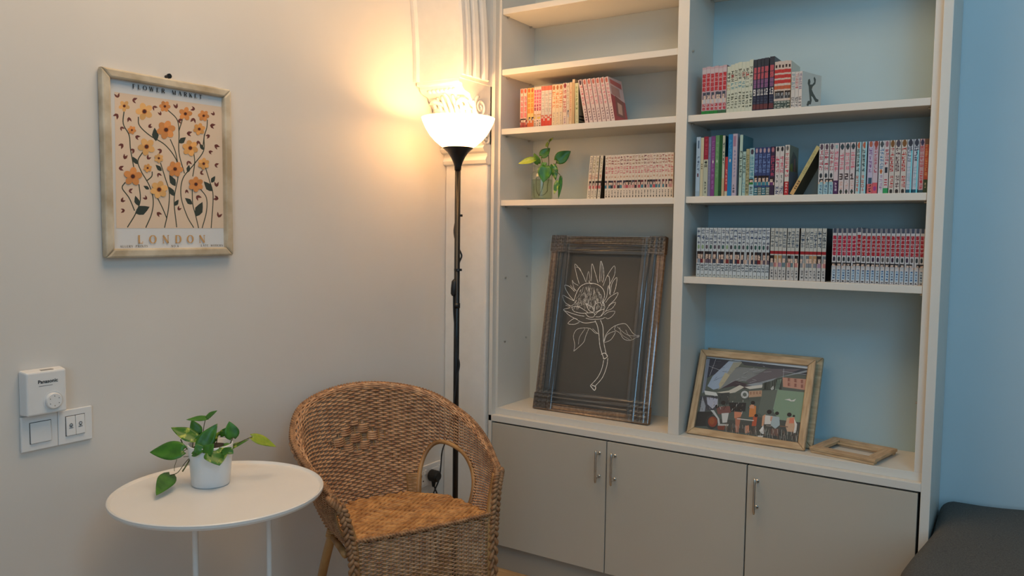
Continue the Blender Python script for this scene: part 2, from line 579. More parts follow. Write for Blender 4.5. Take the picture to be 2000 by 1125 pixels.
for x0, x1, hs in doors:
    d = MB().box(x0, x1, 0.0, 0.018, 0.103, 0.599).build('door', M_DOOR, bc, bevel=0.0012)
    hx = x1 - 0.026 if hs == 'r' else x0 + 0.033
    h = MB()
    h.tube(cat([(hx, -0.031, 0.448), (hx, -0.0335, 0.475), (hx, -0.034, 0.507), (hx, -0.0335, 0.54), (hx, -0.031, 0.568)], 4), [0.0030] + [0.0042] * 15 + [0.0030], 10)
    for z in (0.465, 0.552):
        h.tube([(hx, 0.0, z), (hx, -0.033, z)], 0.0035, 10)
        h.tube([(hx, 0.0, z), (hx, -0.003, z)], 0.006, 12)
    h.build('handle', M_STEEL, d, smooth=True)

# ------------------------------------------------------------------ floor lamp
LX, LY = 0.2455, -0.260
RIMZ = 1.773
RS = 0.134
lamp = thing('floor_lamp', 'black floor lamp with glowing frosted white bowl shade beside the bookcase', 'lamp', (LX, LY, 0))
MB().lathe([(0.0, 0.0), (0.125, 0.0), (0.128, 0.004), (0.128, 0.014), (0.122, 0.019), (0.05, 0.026), (0.018, 0.032), (0.014, 0.05), (0.0, 0.05)], 48, (LX, LY, 0)).build('base', M_BLACK, lamp, smooth=True)
MB().tube([(LX, LY, 0.03), (LX, LY, 1.61)], 0.0105, 16).build('pole', M_BLACK, lamp, smooth=True)
for z in (0.62, 1.08, 1.60):
    MB().tube([(LX, LY, z), (LX, LY, z + 0.018)], 0.0125, 16).build('pole_joint', M_BLACK, lamp, smooth=True)
MB().lathe([(0.0, 1.585), (0.012, 1.585), (0.013, 1.60), (0.018, 1.615), (0.026, 1.632), (0.038, 1.65), (0.052, 1.662), (0.056, 1.665), (0.054, 1.668), (0.0, 1.668)], 40, (LX, LY, 0)).build('shade_holder', M_BLACK, lamp, smooth=True)
shade_m = bpy.data.materials.new('frosted_shade')
shade_m.use_nodes = True
nt = shade_m.node_tree
pb = nt.nodes['Principled BSDF']
pb.inputs['Base Color'].default_value = (0.92, 0.88, 0.80, 1)
pb.inputs['Roughness'].default_value = 0.4
pb.inputs['Emission Color'].default_value = (1.0, 0.60, 0.27, 1)
pb.inputs['Emission Strength'].default_value = 2.9
trl = nt.nodes.new('ShaderNodeBsdfTranslucent')
trl.inputs['Color'].default_value = (0.9, 0.78, 0.6, 1)
mxs = nt.nodes.new('ShaderNodeMixShader')
mxs.inputs[0].default_value = 0.45
nt.links.new(pb.outputs[0], mxs.inputs[1])
nt.links.new(trl.outputs[0], mxs.inputs[2])
nt.links.new(mxs.outputs[0], nt.nodes['Material Output'].inputs[0])
HB = RIMZ - 1.664
outer = [(0.050, 0.0), (0.066, 0.010), (0.085, 0.026), (0.103, 0.046), (0.118, 0.070), (0.130, 0.096), (RS, HB)]
prof = [(r, 1.664 + z) for r, z in outer] + [(r - 0.003, 1.664 + z + (0.0 if i == 0 else 0.001)) for i, (r, z) in enumerate(reversed(outer))]
MB().lathe(prof, 64, (LX, LY, 0), close=True).build('shade', shade_m, lamp, smooth=True)
bulb_m = mat('bulb_glow', (1, 0.9, 0.7), emis=(1.0, 0.72, 0.40), estr=14.0)
MB().sphere((LX, LY, 1.700), 0.022, 16, 10, sc=(1, 1, 1.2)).build('bulb', bulb_m, lamp, smooth=True)
pl = bpy.data.lights.new('lamp_bulb_light', 'POINT')
pl.energy, pl.color, pl.shadow_soft_size = LAMP_POWER, LAMP_COLOR, 0.035
plo = bpy.data.objects.new('lamp_bulb_light', pl)
plo.location = (LX, LY, 1.725)
COL.objects.link(plo)
# cord beside the pole, inline switch, plug
DL = float(np.dot(np.array([LX, LY, 1.2]) - CAM, _f))


def lp(px, py, dd=0.0):
    return at(px, py, DL + dd)


MB().tube(cat([lp(893, 421), lp(888.5, 440), lp(887.5, 456), lp(891, 474), lp(895, 484), lp(900, 494), lp(901.5, 501), lp(897, 512), lp(893, 527), lp(888, 546)], 6), 0.0032, 8).build('cord', M_RUBBER, lamp, smooth=True)
for py in (421, 527):
    ct = MB()
    c = lp(896 if py == 421 else 894.5, py)
    ct.tube([(c[0], c[1], c[2] - 0.004), (c[0], c[1], c[2] + 0.004)], 0.0145, 14)
    ct.build('cable_tie', M_RUBBER, lamp, smooth=False)
sw = MB()
sw.tube([lp(888.5, 546), lp(887.6, 550), lp(886.6, 563), lp(885.8, 574), lp(885.6, 578)], [0.006, 0.0105, 0.0115, 0.0105, 0.006], 12)
sw.build('inline_switch', M_RUBBER, lamp, smooth=True)
PLUG = on(0, 0.02, 847, 932)
c1 = [lp(886, 577), lp(886.5, 610), lp(889.5, 650), lp(893, 690), lp(897, 712), lp(893, 735), lp(888, 770), lp(885, 805)]
c2 = [at(875, 850, DL + 0.05), on(0, 0.05, 864, 880), on(0, 0.045, 861, 910), on(0, 0.045, 858, 935), on(0, 0.04, 850, 955), on(0, 0.04, 842, 975), on(0, 0.05, 838, 990), (0.10, -0.15, 0.012), (0.16, -0.12, 0.006), (0.12, -0.18, 0.006), on(0, 0.045, 862, 990), on(0, 0.04, 855, 968), on(0, 0.028, 849, 952), on(0, 0.022, 848, 944)]
MB().tube(cat(c1 + c2, 5), 0.0030, 8).build('cord', M_RUBBER, lamp, smooth=True)
pg = MB()
pc = on(0, 0.030, 847, 929)
pg.tube([(0.014, pc[1], pc[2]), (0.018, pc[1], pc[2]), (0.050, pc[1], pc[2]), (0.056, pc[1], pc[2])], [0.020, 0.024, 0.023, 0.017], 16)
pg.tube([(0.030, pc[1], pc[2] - 0.015), (0.030, pc[1], pc[2] - 0.045)], [0.011, 0.006], 12)
pg.build('plug', M_RUBBER, lamp, smooth=False)

# ------------------------------------------------------------------ wall fittings


def wall_plate(name, label, cat_, y0, y1, z0, z1, d=0.009):
    t = thing(name, label, cat_, (0.001, (y0 + y1) / 2, z0))
    MB().box(0.001, d, y0, y1, z0, z1).build('face_plate', M_WHITEP, t, bevel=0.003)
    return t


sk = wall_plate('wall_socket', 'white double power socket on the wall behind the wicker chair', 'socket', -0.207, -0.042, 0.332, 0.419)
M_HOLE = mat('socket_hole', (0.03, 0.028, 0.025), rough=0.8, vary=0.1)
for yc in (-0.172, -0.082):
    sq = MB().box(0.009, 0.0105, yc - 0.026, yc + 0.026, 0.342, 0.398).build('socket_face', M_WHITEP, sk, bevel=0.0006)
    hl = MB()
    hl.box(0.0100, 0.0109, yc - 0.003, yc + 0.003, 0.377, 0.386)
    hl.box(0.0100, 0.0109, yc - 0.015, yc - 0.008, 0.356, 0.361)
    hl.box(0.0100, 0.0109, yc + 0.008, yc + 0.015, 0.356, 0.361)
    hl.build('pin_slot', M_HOLE, sq)
    MB().box(0.009, 0.0135, yc + 0.020, yc + 0.030, 0.384, 0.402).build('rocker', M_WHITEP, sk, bevel=0.001)

swp = thing('light_switch', 'white double wall switch plate under the fan dial on the wall', 'switch', (0.001, -1.583, 0.815))
for y0, y1 in ((-1.669, -1.5835), (-1.5825, -1.497)):
    MB().box(0.001, 0.009, y0, y1, 0.8155, 0.901).build('face_plate', M_WHITEP, swp, bevel=0.002)


def inset(y0, y1, z0, z1, t):
    g = MB().box(0.0086, 0.0094, y0 - 0.0013, y1 + 0.0013, z0 - 0.0013, z1 + 0.0013).build('rocker_gap', M_HOLE, t)
    r = MB().hexa([(0.009, y0, z0), (0.009, y1, z0), (0.0135, y1, z0), (0.0135, y0, z0), (0.009, y0, z1), (0.009, y1, z1), (0.0110, y1, z1), (0.0110, y0, z1)]).build('rocker', M_WHITEP, t, bevel=0.0008)
    return r


inset(-1.6490, -1.6010, 0.834, 0.884, swp)
rA = inset(-1.5640, -1.5415, 0.836, 0.884, swp)
rB = inset(-1.5405, -1.5180, 0.836, 0.884, swp)
INKC = mat('black_ink', (0.02, 0.02, 0.022), rough=0.5, vary=0.1)


def icon(o, yc, zc, kind):
    m = MB()
    X = 0.0131
    if kind == 0:      # little bell
        m.tube([(X, yc - 0.004, zc), (X, yc - 0.0028, zc + 0.004), (X, yc, zc + 0.006), (X, yc + 0.0028, zc + 0.004), (X, yc + 0.004, zc), (X, yc - 0.004, zc)], 0.0007, 6)
        m.tube([(X, yc - 0.002, zc - 0.002), (X, yc + 0.002, zc - 0.002)], 0.0007, 6)
    else:              # little lamp
        m.tube([(X, yc + 0.0036 * math.cos(q * PI / 6), zc + 0.003 + 0.0036 * math.sin(q * PI / 6)) for q in range(13)], 0.0006, 6)
        m.tube([(X, yc - 0.002, zc - 0.002), (X, yc + 0.002, zc - 0.002)], 0.0006, 6)
    m.tube([(X, yc - 0.005, zc - 0.005), (X, yc + 0.005, zc - 0.005)], 0.0006, 6)
    m.build('icon', INKC, o)


icon(rA, -1.5528, 0.860, 0)
icon(rB, -1.5293, 0.860, 1)

fd = thing('fan_regulator', 'white wall box with round fan speed dial above the switch plate', 'fan dial', (0.001, -1.62, 0.905))
bm = MB()
y0, y1, z0, z1 = -1.669, -1.570, 0.9045, 1.014
bm.hexa([(0.001, y0, z0), (0.001, y1, z0), (0.034, y1 - 0.003, z0 + 0.001), (0.034, y0 + 0.003, z0 + 0.001), (0.001, y0, z1), (0.001, y1, z1), (0.034, y1 - 0.003, z1 - 0.004), (0.034, y0 + 0.003, z1 - 0.004)])
bm.build('housing', M_WHITEP, fd, bevel=0.004)
DY, DZ = -1.606, 0.936
dm = MB()
dm.tube([(0.033, DY, DZ), (0.0400, DY, DZ), (0.0420, DY, DZ)], [0.0195, 0.0190, 0.0175], 32)
dial = dm.build('dial', M_WHITEP, fd, smooth=False)
tk = MB()
for q in range(6):
    aq = PI / 2 + q * PI / 3
    tk.sphere((0.0422, DY + 0.012 * math.cos(aq), DZ + 0.012 * math.sin(aq)), 0.0010, 6, 4)
tk.build('dial_mark', INKC, dial)
rg = MB()
rg.tube([(0.0342, DY + 0.023 * math.cos(q * PI / 16), DZ + 0.023 * math.sin(q * PI / 16)) for q in range(33)], 0.0006, 6)
rg.build('dial_ring', M_WHITEP, fd)
vt = MB()
vt.box(0.012, 0.028, -1.628, -1.600, 1.0105, 1.0122)
vt.build('top_vent', mat('grey_plastic', (0.35, 0.33, 0.30), rough=0.4, vary=0.05), fd)


def text_part(name, body, loc, size, parent, material, M3, align='CENTER', extrude=0.0002, spacing=1.0, bold=0.0):
    cu = bpy.data.curves.new(name, 'FONT')
    cu.body = body
    cu.size = size
    cu.align_x = align
    cu.extrude = extrude
    cu.space_character = spacing
    cu.offset = bold
    to = bpy.data.objects.new(name + '_tmp', cu)
    COL.objects.link(to)
    dg = bpy.context.evaluated_depsgraph_get()
    me = bpy.data.meshes.new_from_object(to.evaluated_get(dg))
    bpy.data.objects.remove(to)
    M4 = M3.to_4x4()
    M4.translation = Vector(loc)
    me.transform(M4)
    o = bpy.data.objects.new(name, me)
    me.materials.clear()
    me.materials.append(material)
    COL.objects.link(o)
    attach(o, parent)
    return o


# text on the left wall: reads along +y, up +z, faces +x
MWALL = Matrix(((0, 0, 1), (1, 0, 0), (0, 1, 0)))
text_part('maker_name', 'Panasonic', (0.0343, -1.617, 0.9815), 0.0118, fd, INKC, MWALL, bold=0.00025)
MB().box(0.0338, 0.0344, -1.638, -1.606, 0.9745, 0.9757).build('small_print', mat('grey_ink', (0.25, 0.25, 0.27), rough=0.5, vary=0.1), fd)
ns = on(0, 0.01, 328, 149)
nl = MB()
nl.tube([(0.0, ns[1], ns[2]), (0.014, ns[1], ns[2])], 0.004, 10)
nl.tube([(0.013, ns[1], ns[2]), (0.018, ns[1], ns[2])], 0.0068, 12)
tag(nl.build('wall_screw', M_BLACK), 'small black screw in the wall above the flower poster', 'screw')

# ------------------------------------------------------------------ flat prints


class Decal:
    """coloured flat shapes on a plane; P origin, U right, V up, N out"""

    def __init__(self, P, U, V, N, step=0.000015):
        self.P, self.U, self.V, self.N = [np.array(q, float) for q in (P, U, V, N)]
        self.m = MB()
        self.step = step
        self.k = 0

    def uv(self, px, py):
        q = on_plane(self.P, self.N, px, py) - self.P
        return np.array([q @ self.U, q @ self.V])

    def w(self, uv):
        return self.P + self.U * uv[0] + self.V * uv[1] + self.N * (self.k * self.step)

    def poly(self, uvs, col, lift=True):
        if lift:
            self.k += 1
        b = self.m.pts([self.w(p) for p in uvs])
        idx = list(range(len(uvs)))
        area = sum(uvs[i][0] * uvs[(i + 1) % len(uvs)][1] - uvs[(i + 1) % len(uvs)][0] * uvs[i][1] for i in idx)
        if area < 0:
            idx.reverse()
        self.m.face([b + i for i in idx], col)

    def stroke(self, uvs, wid, col, lift=True):
        if lift:
            self.k += 1
        P = [np.array(p, float) for p in uvs]
        n = len(P)
        if not hasattr(wid, '__len__'):
            wid = [wid] * n
        L, Rr = [], []
        for i in range(n):
            t = P[min(i + 1, n - 1)] - P[max(i - 1, 0)]
            t = t / (np.linalg.norm(t) + 1e-12)
            nn = np.array([-t[1], t[0]]) * wid[i] / 2
            L.append(self.w(P[i] + nn))
            Rr.append(self.w(P[i] - nn))
        bl, br = self.m.pts(L), self.m.pts(Rr)
        for i in range(n - 1):
            self.m.face((br + i, br + i + 1, bl + i + 1, bl + i), col)


# stroke letters with thick and thin lines, unit height, (width, strokes)
TK, TN = 0.22, 0.075


def arc(cx, cy_, rx, ry, a0, a1, n=14):
    return [(cx + rx * math.cos(a0 + (a1 - a0) * i / n), cy_ + ry * math.sin(a0 + (a1 - a0) * i / n)) for i in range(n + 1)]


def arcw(a0, a1, n=14):
    return [TN + (TK - TN) * abs(math.cos(a0 + (a1 - a0) * i / n)) ** 1.3 for i in range(n + 1)]


H2 = PI / 2
LET = {
    'O': (0.95, [(arc(0.47, 0.5, 0.40, 0.48, 0, 2 * PI, 28), arcw(0, 2 * PI, 28))]),
    'D': (0.90, [([(0.16, 0), (0.16, 1)], TK), ([(0.05, 0.02), (0.45, 0.02)], TN), ([(0.05, 0.98), (0.45, 0.98)], TN), (arc(0.42, 0.5, 0.38, 0.48, -H2, H2), arcw(-H2, H2))]),
    'L': (0.70, [([(0.16, 0), (0.16, 1)], TK), ([(0.04, 0.98), (0.30, 0.98)], TN), ([(0.04, 0.02), (0.62, 0.02), (0.64, 0.25)], TN)]),
    'N': (0.95, [([(0.12, 0), (0.12, 1)], TN), ([(0.10, 1), (0.80, 0)], TK), ([(0.80, 0), (0.80, 1)], TN), ([(0.02, 0.02), (0.24, 0.02)], TN), ([(0.68, 0.98), (0.92, 0.98)], TN)]),
    'F': (0.70, [([(0.16, 0), (0.16, 1)], TK), ([(0.04, 0.98), (0.60, 0.98), (0.62, 0.76)], TN), ([(0.16, 0.52), (0.45, 0.52)], TN), ([(0.04, 0.02), (0.30, 0.02)], TN)]),
    'W': (1.25, [([(0.08, 1), (0.36, 0)], TK), ([(0.36, 0), (0.60, 1)], TN), ([(0.58, 1), (0.86, 0)], TK), ([(0.86, 0), (1.12, 1)], TN)]),
    'E': (0.72, [([(0.16, 0), (0.16, 1)], TK), ([(0.04, 0.98), (0.60, 0.98), (0.62, 0.78)], TN), ([(0.16, 0.52), (0.45, 0.52)], TN), ([(0.04, 0.02), (0.62, 0.02), (0.64, 0.24)], TN)]),
    'R': (0.88, [([(0.16, 0), (0.16, 1)], TK), ([(0.05, 0.98), (0.42, 0.98)], TN), (arc(0.40, 0.75, 0.28, 0.23, H2, -H2), arcw(H2, -H2)), ([(0.16, 0.52), (0.42, 0.52)], TN), ([(0.42, 0.52), (0.78, 0.0)], TK), ([(0.04, 0.02), (0.30, 0.02)], TN)]),
    'M': (1.10, [([(0.12, 0), (0.12, 1)], TN), ([(0.12, 1), (0.50, 0.05)], TK), ([(0.50, 0.05), (0.88, 1)], TN), ([(0.88, 1), (0.88, 0)], TK)]),
    'A': (0.92, [([(0.08, 0), (0.44, 1)], TN), ([(0.44, 1), (0.80, 0)], TK), ([(0.22, 0.34), (0.66, 0.34)], TN)]),
    'K': (0.88, [([(0.16, 0), (0.16, 1)], TK), ([(0.18, 0.42), (0.74, 1)], TN), ([(0.36, 0.58), (0.78, 0)], TK)]),
    'T': (0.80, [([(0.40, 0), (0.40, 1)], TK), ([(0.04, 0.76), (0.06, 0.98), (0.74, 0.98), (0.76, 0.76)], TN)]),
    'G': (0.95, [(arc(0.47, 0.5, 0.40, 0.48, PI * 0.25, PI * 1.75, 22), arcw(PI * 0.25, PI * 1.75, 22)), ([(0.76, 0.08), (0.76, 0.44)], TK)]),
    'Y': (0.85, [([(0.06, 1), (0.42, 0.48)], TK), ([(0.42, 0.48), (0.78, 1)], TN), ([(0.42, 0.5), (0.42, 0)], TK)]),
    'P': (0.80, [([(0.16, 0), (0.16, 1)], TK), ([(0.05, 0.98), (0.42, 0.98)], TN), (arc(0.40, 0.74, 0.28, 0.24, H2, -H2), arcw(H2, -H2)), ([(0.16, 0.50), (0.42, 0.50)], TN)]),
    'I': (0.36, [([(0.17, 0), (0.17, 1)], TK)]),
    'S': (0.72, [([(0.60, 0.80), (0.50, 0.96), (0.30, 0.98), (0.12, 0.85), (0.14, 0.65), (0.36, 0.52), (0.58, 0.38), (0.62, 0.18), (0.46, 0.02), (0.22, 0.03), (0.08, 0.22)], [TN, TN, TN, 0.1, TK, TK, TK, 0.1, TN, TN, TN])]),
    '.': (0.3, [([(0.12, 0.0), (0.12, 0.14)], 0.15)]),
    '6': (0.75, [(arc(0.36, 0.30, 0.27, 0.28, 0, 2 * PI, 20), arcw(0, 2 * PI, 20)), ([(0.10, 0.32), (0.16, 0.70), (0.50, 1.0)], [TK, 0.12, TN])]),
    ' ': (0.7, []),
}


def letters(dec, txt, u0, u1, v0, v1, h0, h1, col):
    """write txt between (u0,v0) and (u1,v1) baseline with letter height h0..h1"""
    W = sum(LET[c][0] for c in txt) + 0.35 * (len(txt) - 1)
    h = (h0 + h1) / 2
    sp = max(0.05, ((u1 - u0) / h - sum(LET[c][0] for c in txt)) / max(1, len(txt) - 1))
    x = 0.0
    dec.k += 1
    for c in txt:
        wdt, st = LET[c]
        for pts, wd in st:
            q = []
            for p in pts:
                fu = (x + p[0]) * h
                t = fu / (u1 - u0)
                q.append((u0 + fu, v0 + (v1 - v0) * t + p[1] * (h0 + (h1 - h0) * t)))
            dec.stroke(q, [w_ * h for w_ in wd] if hasattr(wd, '__len__') else wd * h, col, lift=False)
        x += wdt + sp


def frame_rails(o, u0, u1, v0, v1, wd, d0, d1, matx, maty, M, round_=0.003):
    """four mitred rails in local u,v,w (w out)"""
    def rail(P):
        m = MB()
        b = m.pts([(p[0], p[1], w_) for w_ in (d0, d1) for p in P])
        m.face((b + 3, b + 2, b + 1, b + 0))
        m.face((b + 4, b + 5, b + 6, b + 7))
        for i in range(4):
            j = (i + 1) % 4
            m.face((b + i, b + j, b + 4 + j, b + 4 + i))
        return m
    out = [(u0, v0), (u1, v0), (u1, v1), (u0, v1)]
    inn = [(u0 + wd, v0 + wd), (u1 - wd, v0 + wd), (u1 - wd, v1 - wd), (u0 + wd, v1 - wd)]
    g = 0.0003
    for i in range(4):
        j = (i + 1) % 4
        ro = rail([out[i], out[j], inn[j], inn[i]]).build('frame_rail', matx if i % 2 == 0 else maty, None, bevel=round_)
        attach_local(ro, o)


def basis(P, U, V, N):
    return Matrix(((U[0], V[0], N[0], P[0]), (U[1], V[1], N[1], P[1]), (U[2], V[2], N[2], P[2]), (0, 0, 0, 1)))


# ---- flower poster on the left wall
PU0, PU1, PV0, PV1 = -1.4585, -1.0685, 1.2785, 1.7635
rt = math.radians(0.35)
Pc = np.array([0.0015, PU0, PV0])
U = np.array([0, math.cos(rt), math.sin(rt)])
V = np.array([0, -math.sin(rt), math.cos(rt)])
N = np.array([1.0, 0, 0])
poster = thing('framed_poster', 'flower market poster in pale wooden frame hanging on the off-white wall', 'picture', M=basis(Pc, U, V, N))
WP, HP = PU1 - PU0, PV1 - PV0
frame_rails(poster, 0, WP, 0, HP, 0.024, 0.0, 0.022, M_PFRAME, M_PFRAME, None, 0.005)
bkp = MB().box(0.01, WP - 0.01, 0.01, HP - 0.01, 0.001, 0.007).build('backing', mat('paper_white', (0.72, 0.73, 0.74), rough=0.6, vary=0.02), None)
attach_local(bkp, poster)
D = Decal(Pc + N * 0.0074, U, V, N)


def zc(x, y):     # poster coordinates were read in a crop magnified 2.616 times
    return D.uv(170 + x / 2.616, 100 + y / 2.616)


D.poly([zc(140, 208), zc(690, 285), zc(703, 905), zc(150, 905)], S(228, 204, 180))
STM, LFG, MAR = S(58, 66, 54), S(52, 62, 56), S(112, 58, 52)
stems = [[(190, 300), (185, 370), (215, 430), (222, 500), (240, 600)], [(262, 335), (268, 380), (320, 430), (400, 480), (458, 560), (465, 640), (445, 760), (458, 900)],
         [(412, 300), (460, 350), (470, 420), (470, 520), (498, 625)], [(487, 350), (470, 405)], [(615, 350), (612, 390), (598, 440), (595, 510), (545, 580), (490, 650), (480, 740), (510, 840), (545, 902)],
         [(425, 450), (450, 510), (464, 575)], [(285, 515), (260, 560), (275, 610), (320, 690), (338, 760), (330, 830), (300, 902)], [(375, 570), (400, 650), (420, 720), (415, 810), (396, 902)],
         [(545, 520), (550, 570), (540, 640)], [(605, 595), (625, 660), (644, 740), (634, 904)], [(195, 670), (180, 700), (215, 750), (243, 815)], [(265, 680), (272, 760), (248, 830), (206, 900)],
         [(360, 750), (385, 800), (408, 855)], [(537, 700), (540, 780), (555, 840), (570, 904)], [(580, 705), (610, 750), (610, 820), (588, 904)], [(333, 615), (330, 640), (303, 664)], [(600, 425), (590, 500)]]
D.k += 1
for s in stems:
    D.stroke([zc(*p) for p in cat(s, 6)], 0.0030, STM, lift=False)


def leaf_uv(x0, y0, x1, y1, w=0.28):
    a_, b_ = zc(x0, y0), zc(x1, y1)
    d_ = b_ - a_
    n_ = np.array([-d_[1], d_[0]])
    return [a_ + d_ * t + n_ * w * s * math.sin(PI * t) ** 0.8 for t, s in [(0, 0), (0.2, 1), (0.45, 1), (0.75, 0.7), (1, 0), (0.75, -0.7), (0.45, -1), (0.2, -1)]]


D.k += 1
for q in ((352, 460, 345, 390), (470, 470, 505, 440), (245, 828, 320, 795), (556, 845, 590, 770), (452, 690, 420, 632), (445, 740, 418, 692), (538, 782, 500, 750), (634, 672, 655, 638), (640, 715, 596, 665), (262, 790, 246, 738), (258, 578, 232, 538), (448, 790, 468, 758), (382, 612, 350, 580), (318, 705, 288, 688), (514, 620, 522, 580), (595, 505, 575, 470)):
    D.poly(leaf_uv(*q), LFG, lift=False)
rng = random.Random(5)
D.k += 1
for (x, y) in ((155, 235), (235, 248), (340, 283), (455, 290), (548, 297), (648, 325), (157, 325), (215, 340), (375, 325), (315, 385), (632, 378), (468, 353), (547, 345), (513, 418), (625, 432), (175, 388), (250, 435), (183, 478), (240, 505), (655, 480), (190, 548), (308, 548), (625, 512), (655, 580), (165, 597), (380, 508), (518, 563), (580, 622), (365, 625), (216, 712), (303, 755), (510, 710), (660, 690), (562, 740), (190, 815), (175, 765), (360, 825), (668, 755), (670, 845), (465, 808), (568, 460)):
    a0 = rng.uniform(0, 2 * PI)
    r = rng.uniform(19, 26)
    for da in (0, 1.0 + rng.uniform(-0.2, 0.3)):
        D.poly(leaf_uv(x - 4 * math.cos(a0), y - 4 * math.sin(a0), x + r * math.cos(a0 + da), y + r * math.sin(a0 + da), 0.22), MAR, lift=False)
for (x, y, r) in ((190, 280, 29), (293, 308, 45), (397, 282, 29), (502, 320, 35), (595, 330, 29), (403, 402, 48), (228, 403, 22), (303, 488, 45), (572, 398, 31), (526, 495, 41), (365, 547, 24), (308, 597, 22), (448, 602, 41), (594, 575, 30), (232, 640, 48), (366, 707, 45), (554, 680, 39)):
    a0 = rng.uniform(0, 2 * PI)
    npet = rng.choice((5, 6))
    base = rng.choice(((228, 164, 92), (232, 172, 102), (222, 148, 84), (230, 178, 112)))
    D.k += 1
    for q in range(npet):
        aq = a0 + 2 * PI * q / npet
        cx, cyy = x + 0.56 * r * math.cos(aq), y + 0.56 * r * math.sin(aq)
        pts = []
        for j in range(10):
            bq = 2 * PI * j / 10
            e1, e2 = 0.46 * r * math.cos(bq), 0.36 * r * math.sin(bq)
            pts.append(zc(cx + e1 * math.cos(aq) - e2 * math.sin(aq), cyy + e1 * math.sin(aq) + e2 * math.cos(aq)))
        k_ = rng.uniform(0.9, 1.06)
        D.poly(pts, S(*(min(255, c * k_) for c in base)))
    D.k += 1
    D.poly([zc(x + 0.30 * r * math.cos(j * PI / 4), y + 0.30 * r * math.sin(j * PI / 4)) for j in range(8)], S(196, 112, 52), lift=False)
    D.k += 1
    D.poly([zc(x + 0.22 * r * math.cos(j * PI / 4 + .3), y + 0.22 * r * math.sin(j * PI / 4 + .3)) for j in range(8)], S(74, 38, 32), lift=False)
TXT = S(70, 72, 76)
e0, e1 = zc(230, 190), zc(585, 245)
letters(D, 'FLOWER MARKET', e0[0], e1[0], e0[1], e1[1], 0.0115, 0.0115, S(48, 50, 54))
e0, e1 = zc(258, 982), zc(602, 978)
letters(D, 'LONDON', e0[0], e1[0], e0[1], e1[1], 0.0215, 0.0215, S(206, 160, 104))
for tx, a_, b_ in (('ALLERY PRINTS', (166, 1004), (308, 1001)), ('NO.6', (428, 1001), (466, 1000)), ('LATE MODERN', (580, 998), (692, 997))):
    e0, e1 = zc(*a_), zc(*b_)
    letters(D, tx, e0[0], e1[0], e0[1], e1[1], 0.0058, 0.0058, S(96, 94, 94))
D.m.build('print', M_ART, poster)

# ---- frames leaning in the bookcase


def lean(x0, x1, yb, zb, yt, zt):
    P = np.array([x0, yb, zb])
    U = np.array([1.0, 0, 0])
    V = np.array([0, yt - yb, zt - zb])
    L = float(np.linalg.norm(V))
    V = V / L
    N = np.cross(U, V)
    return P, U, V, N, x1 - x0, L


# protea drawing, 50 x 70, wrapped in film
P, U, V, N, w, h = lean(0.367, 0.859, 0.100, 0.6575, 0.235, 1.350)
pf = thing('framed_drawing', 'film-wrapped wooden frame with white protea drawing on charcoal, leaning on the shelf', 'picture', M=basis(P, U, V, N))
M_DK = wood_mat('brown_rail', S(190, 150, 112), S(150, 112, 80), (16, 16, 2), 0.45, 6)
frame_rails(pf, 0, w, 0, h, 0.030, -0.018, 0.004, M_DK, M_DK, None, 0.004)
o = MB().box(0.012, w - 0.012, 0.012, h - 0.012, -0.014, -0.008).build('board', M_BOARD, None)
attach_local(o, pf)
D = Decal(P + N * -0.0078, U, V, N, 0.00005)


def pz(x, y):
    return D.uv(1090 + x / 4.165, 500 + y / 4.165)


CH = S(232, 230, 224)


def line(pts, wd=2.4, sm=5):
    q = [pz(*p) for p in (cat(pts, sm) if len(pts) > 2 else pts)]
    D.stroke(q, [wd * 0.00052 * (0.7 + 0.6 * abs(math.sin(i * 1.7))) for i in range(len(q))], CH, lift=False)


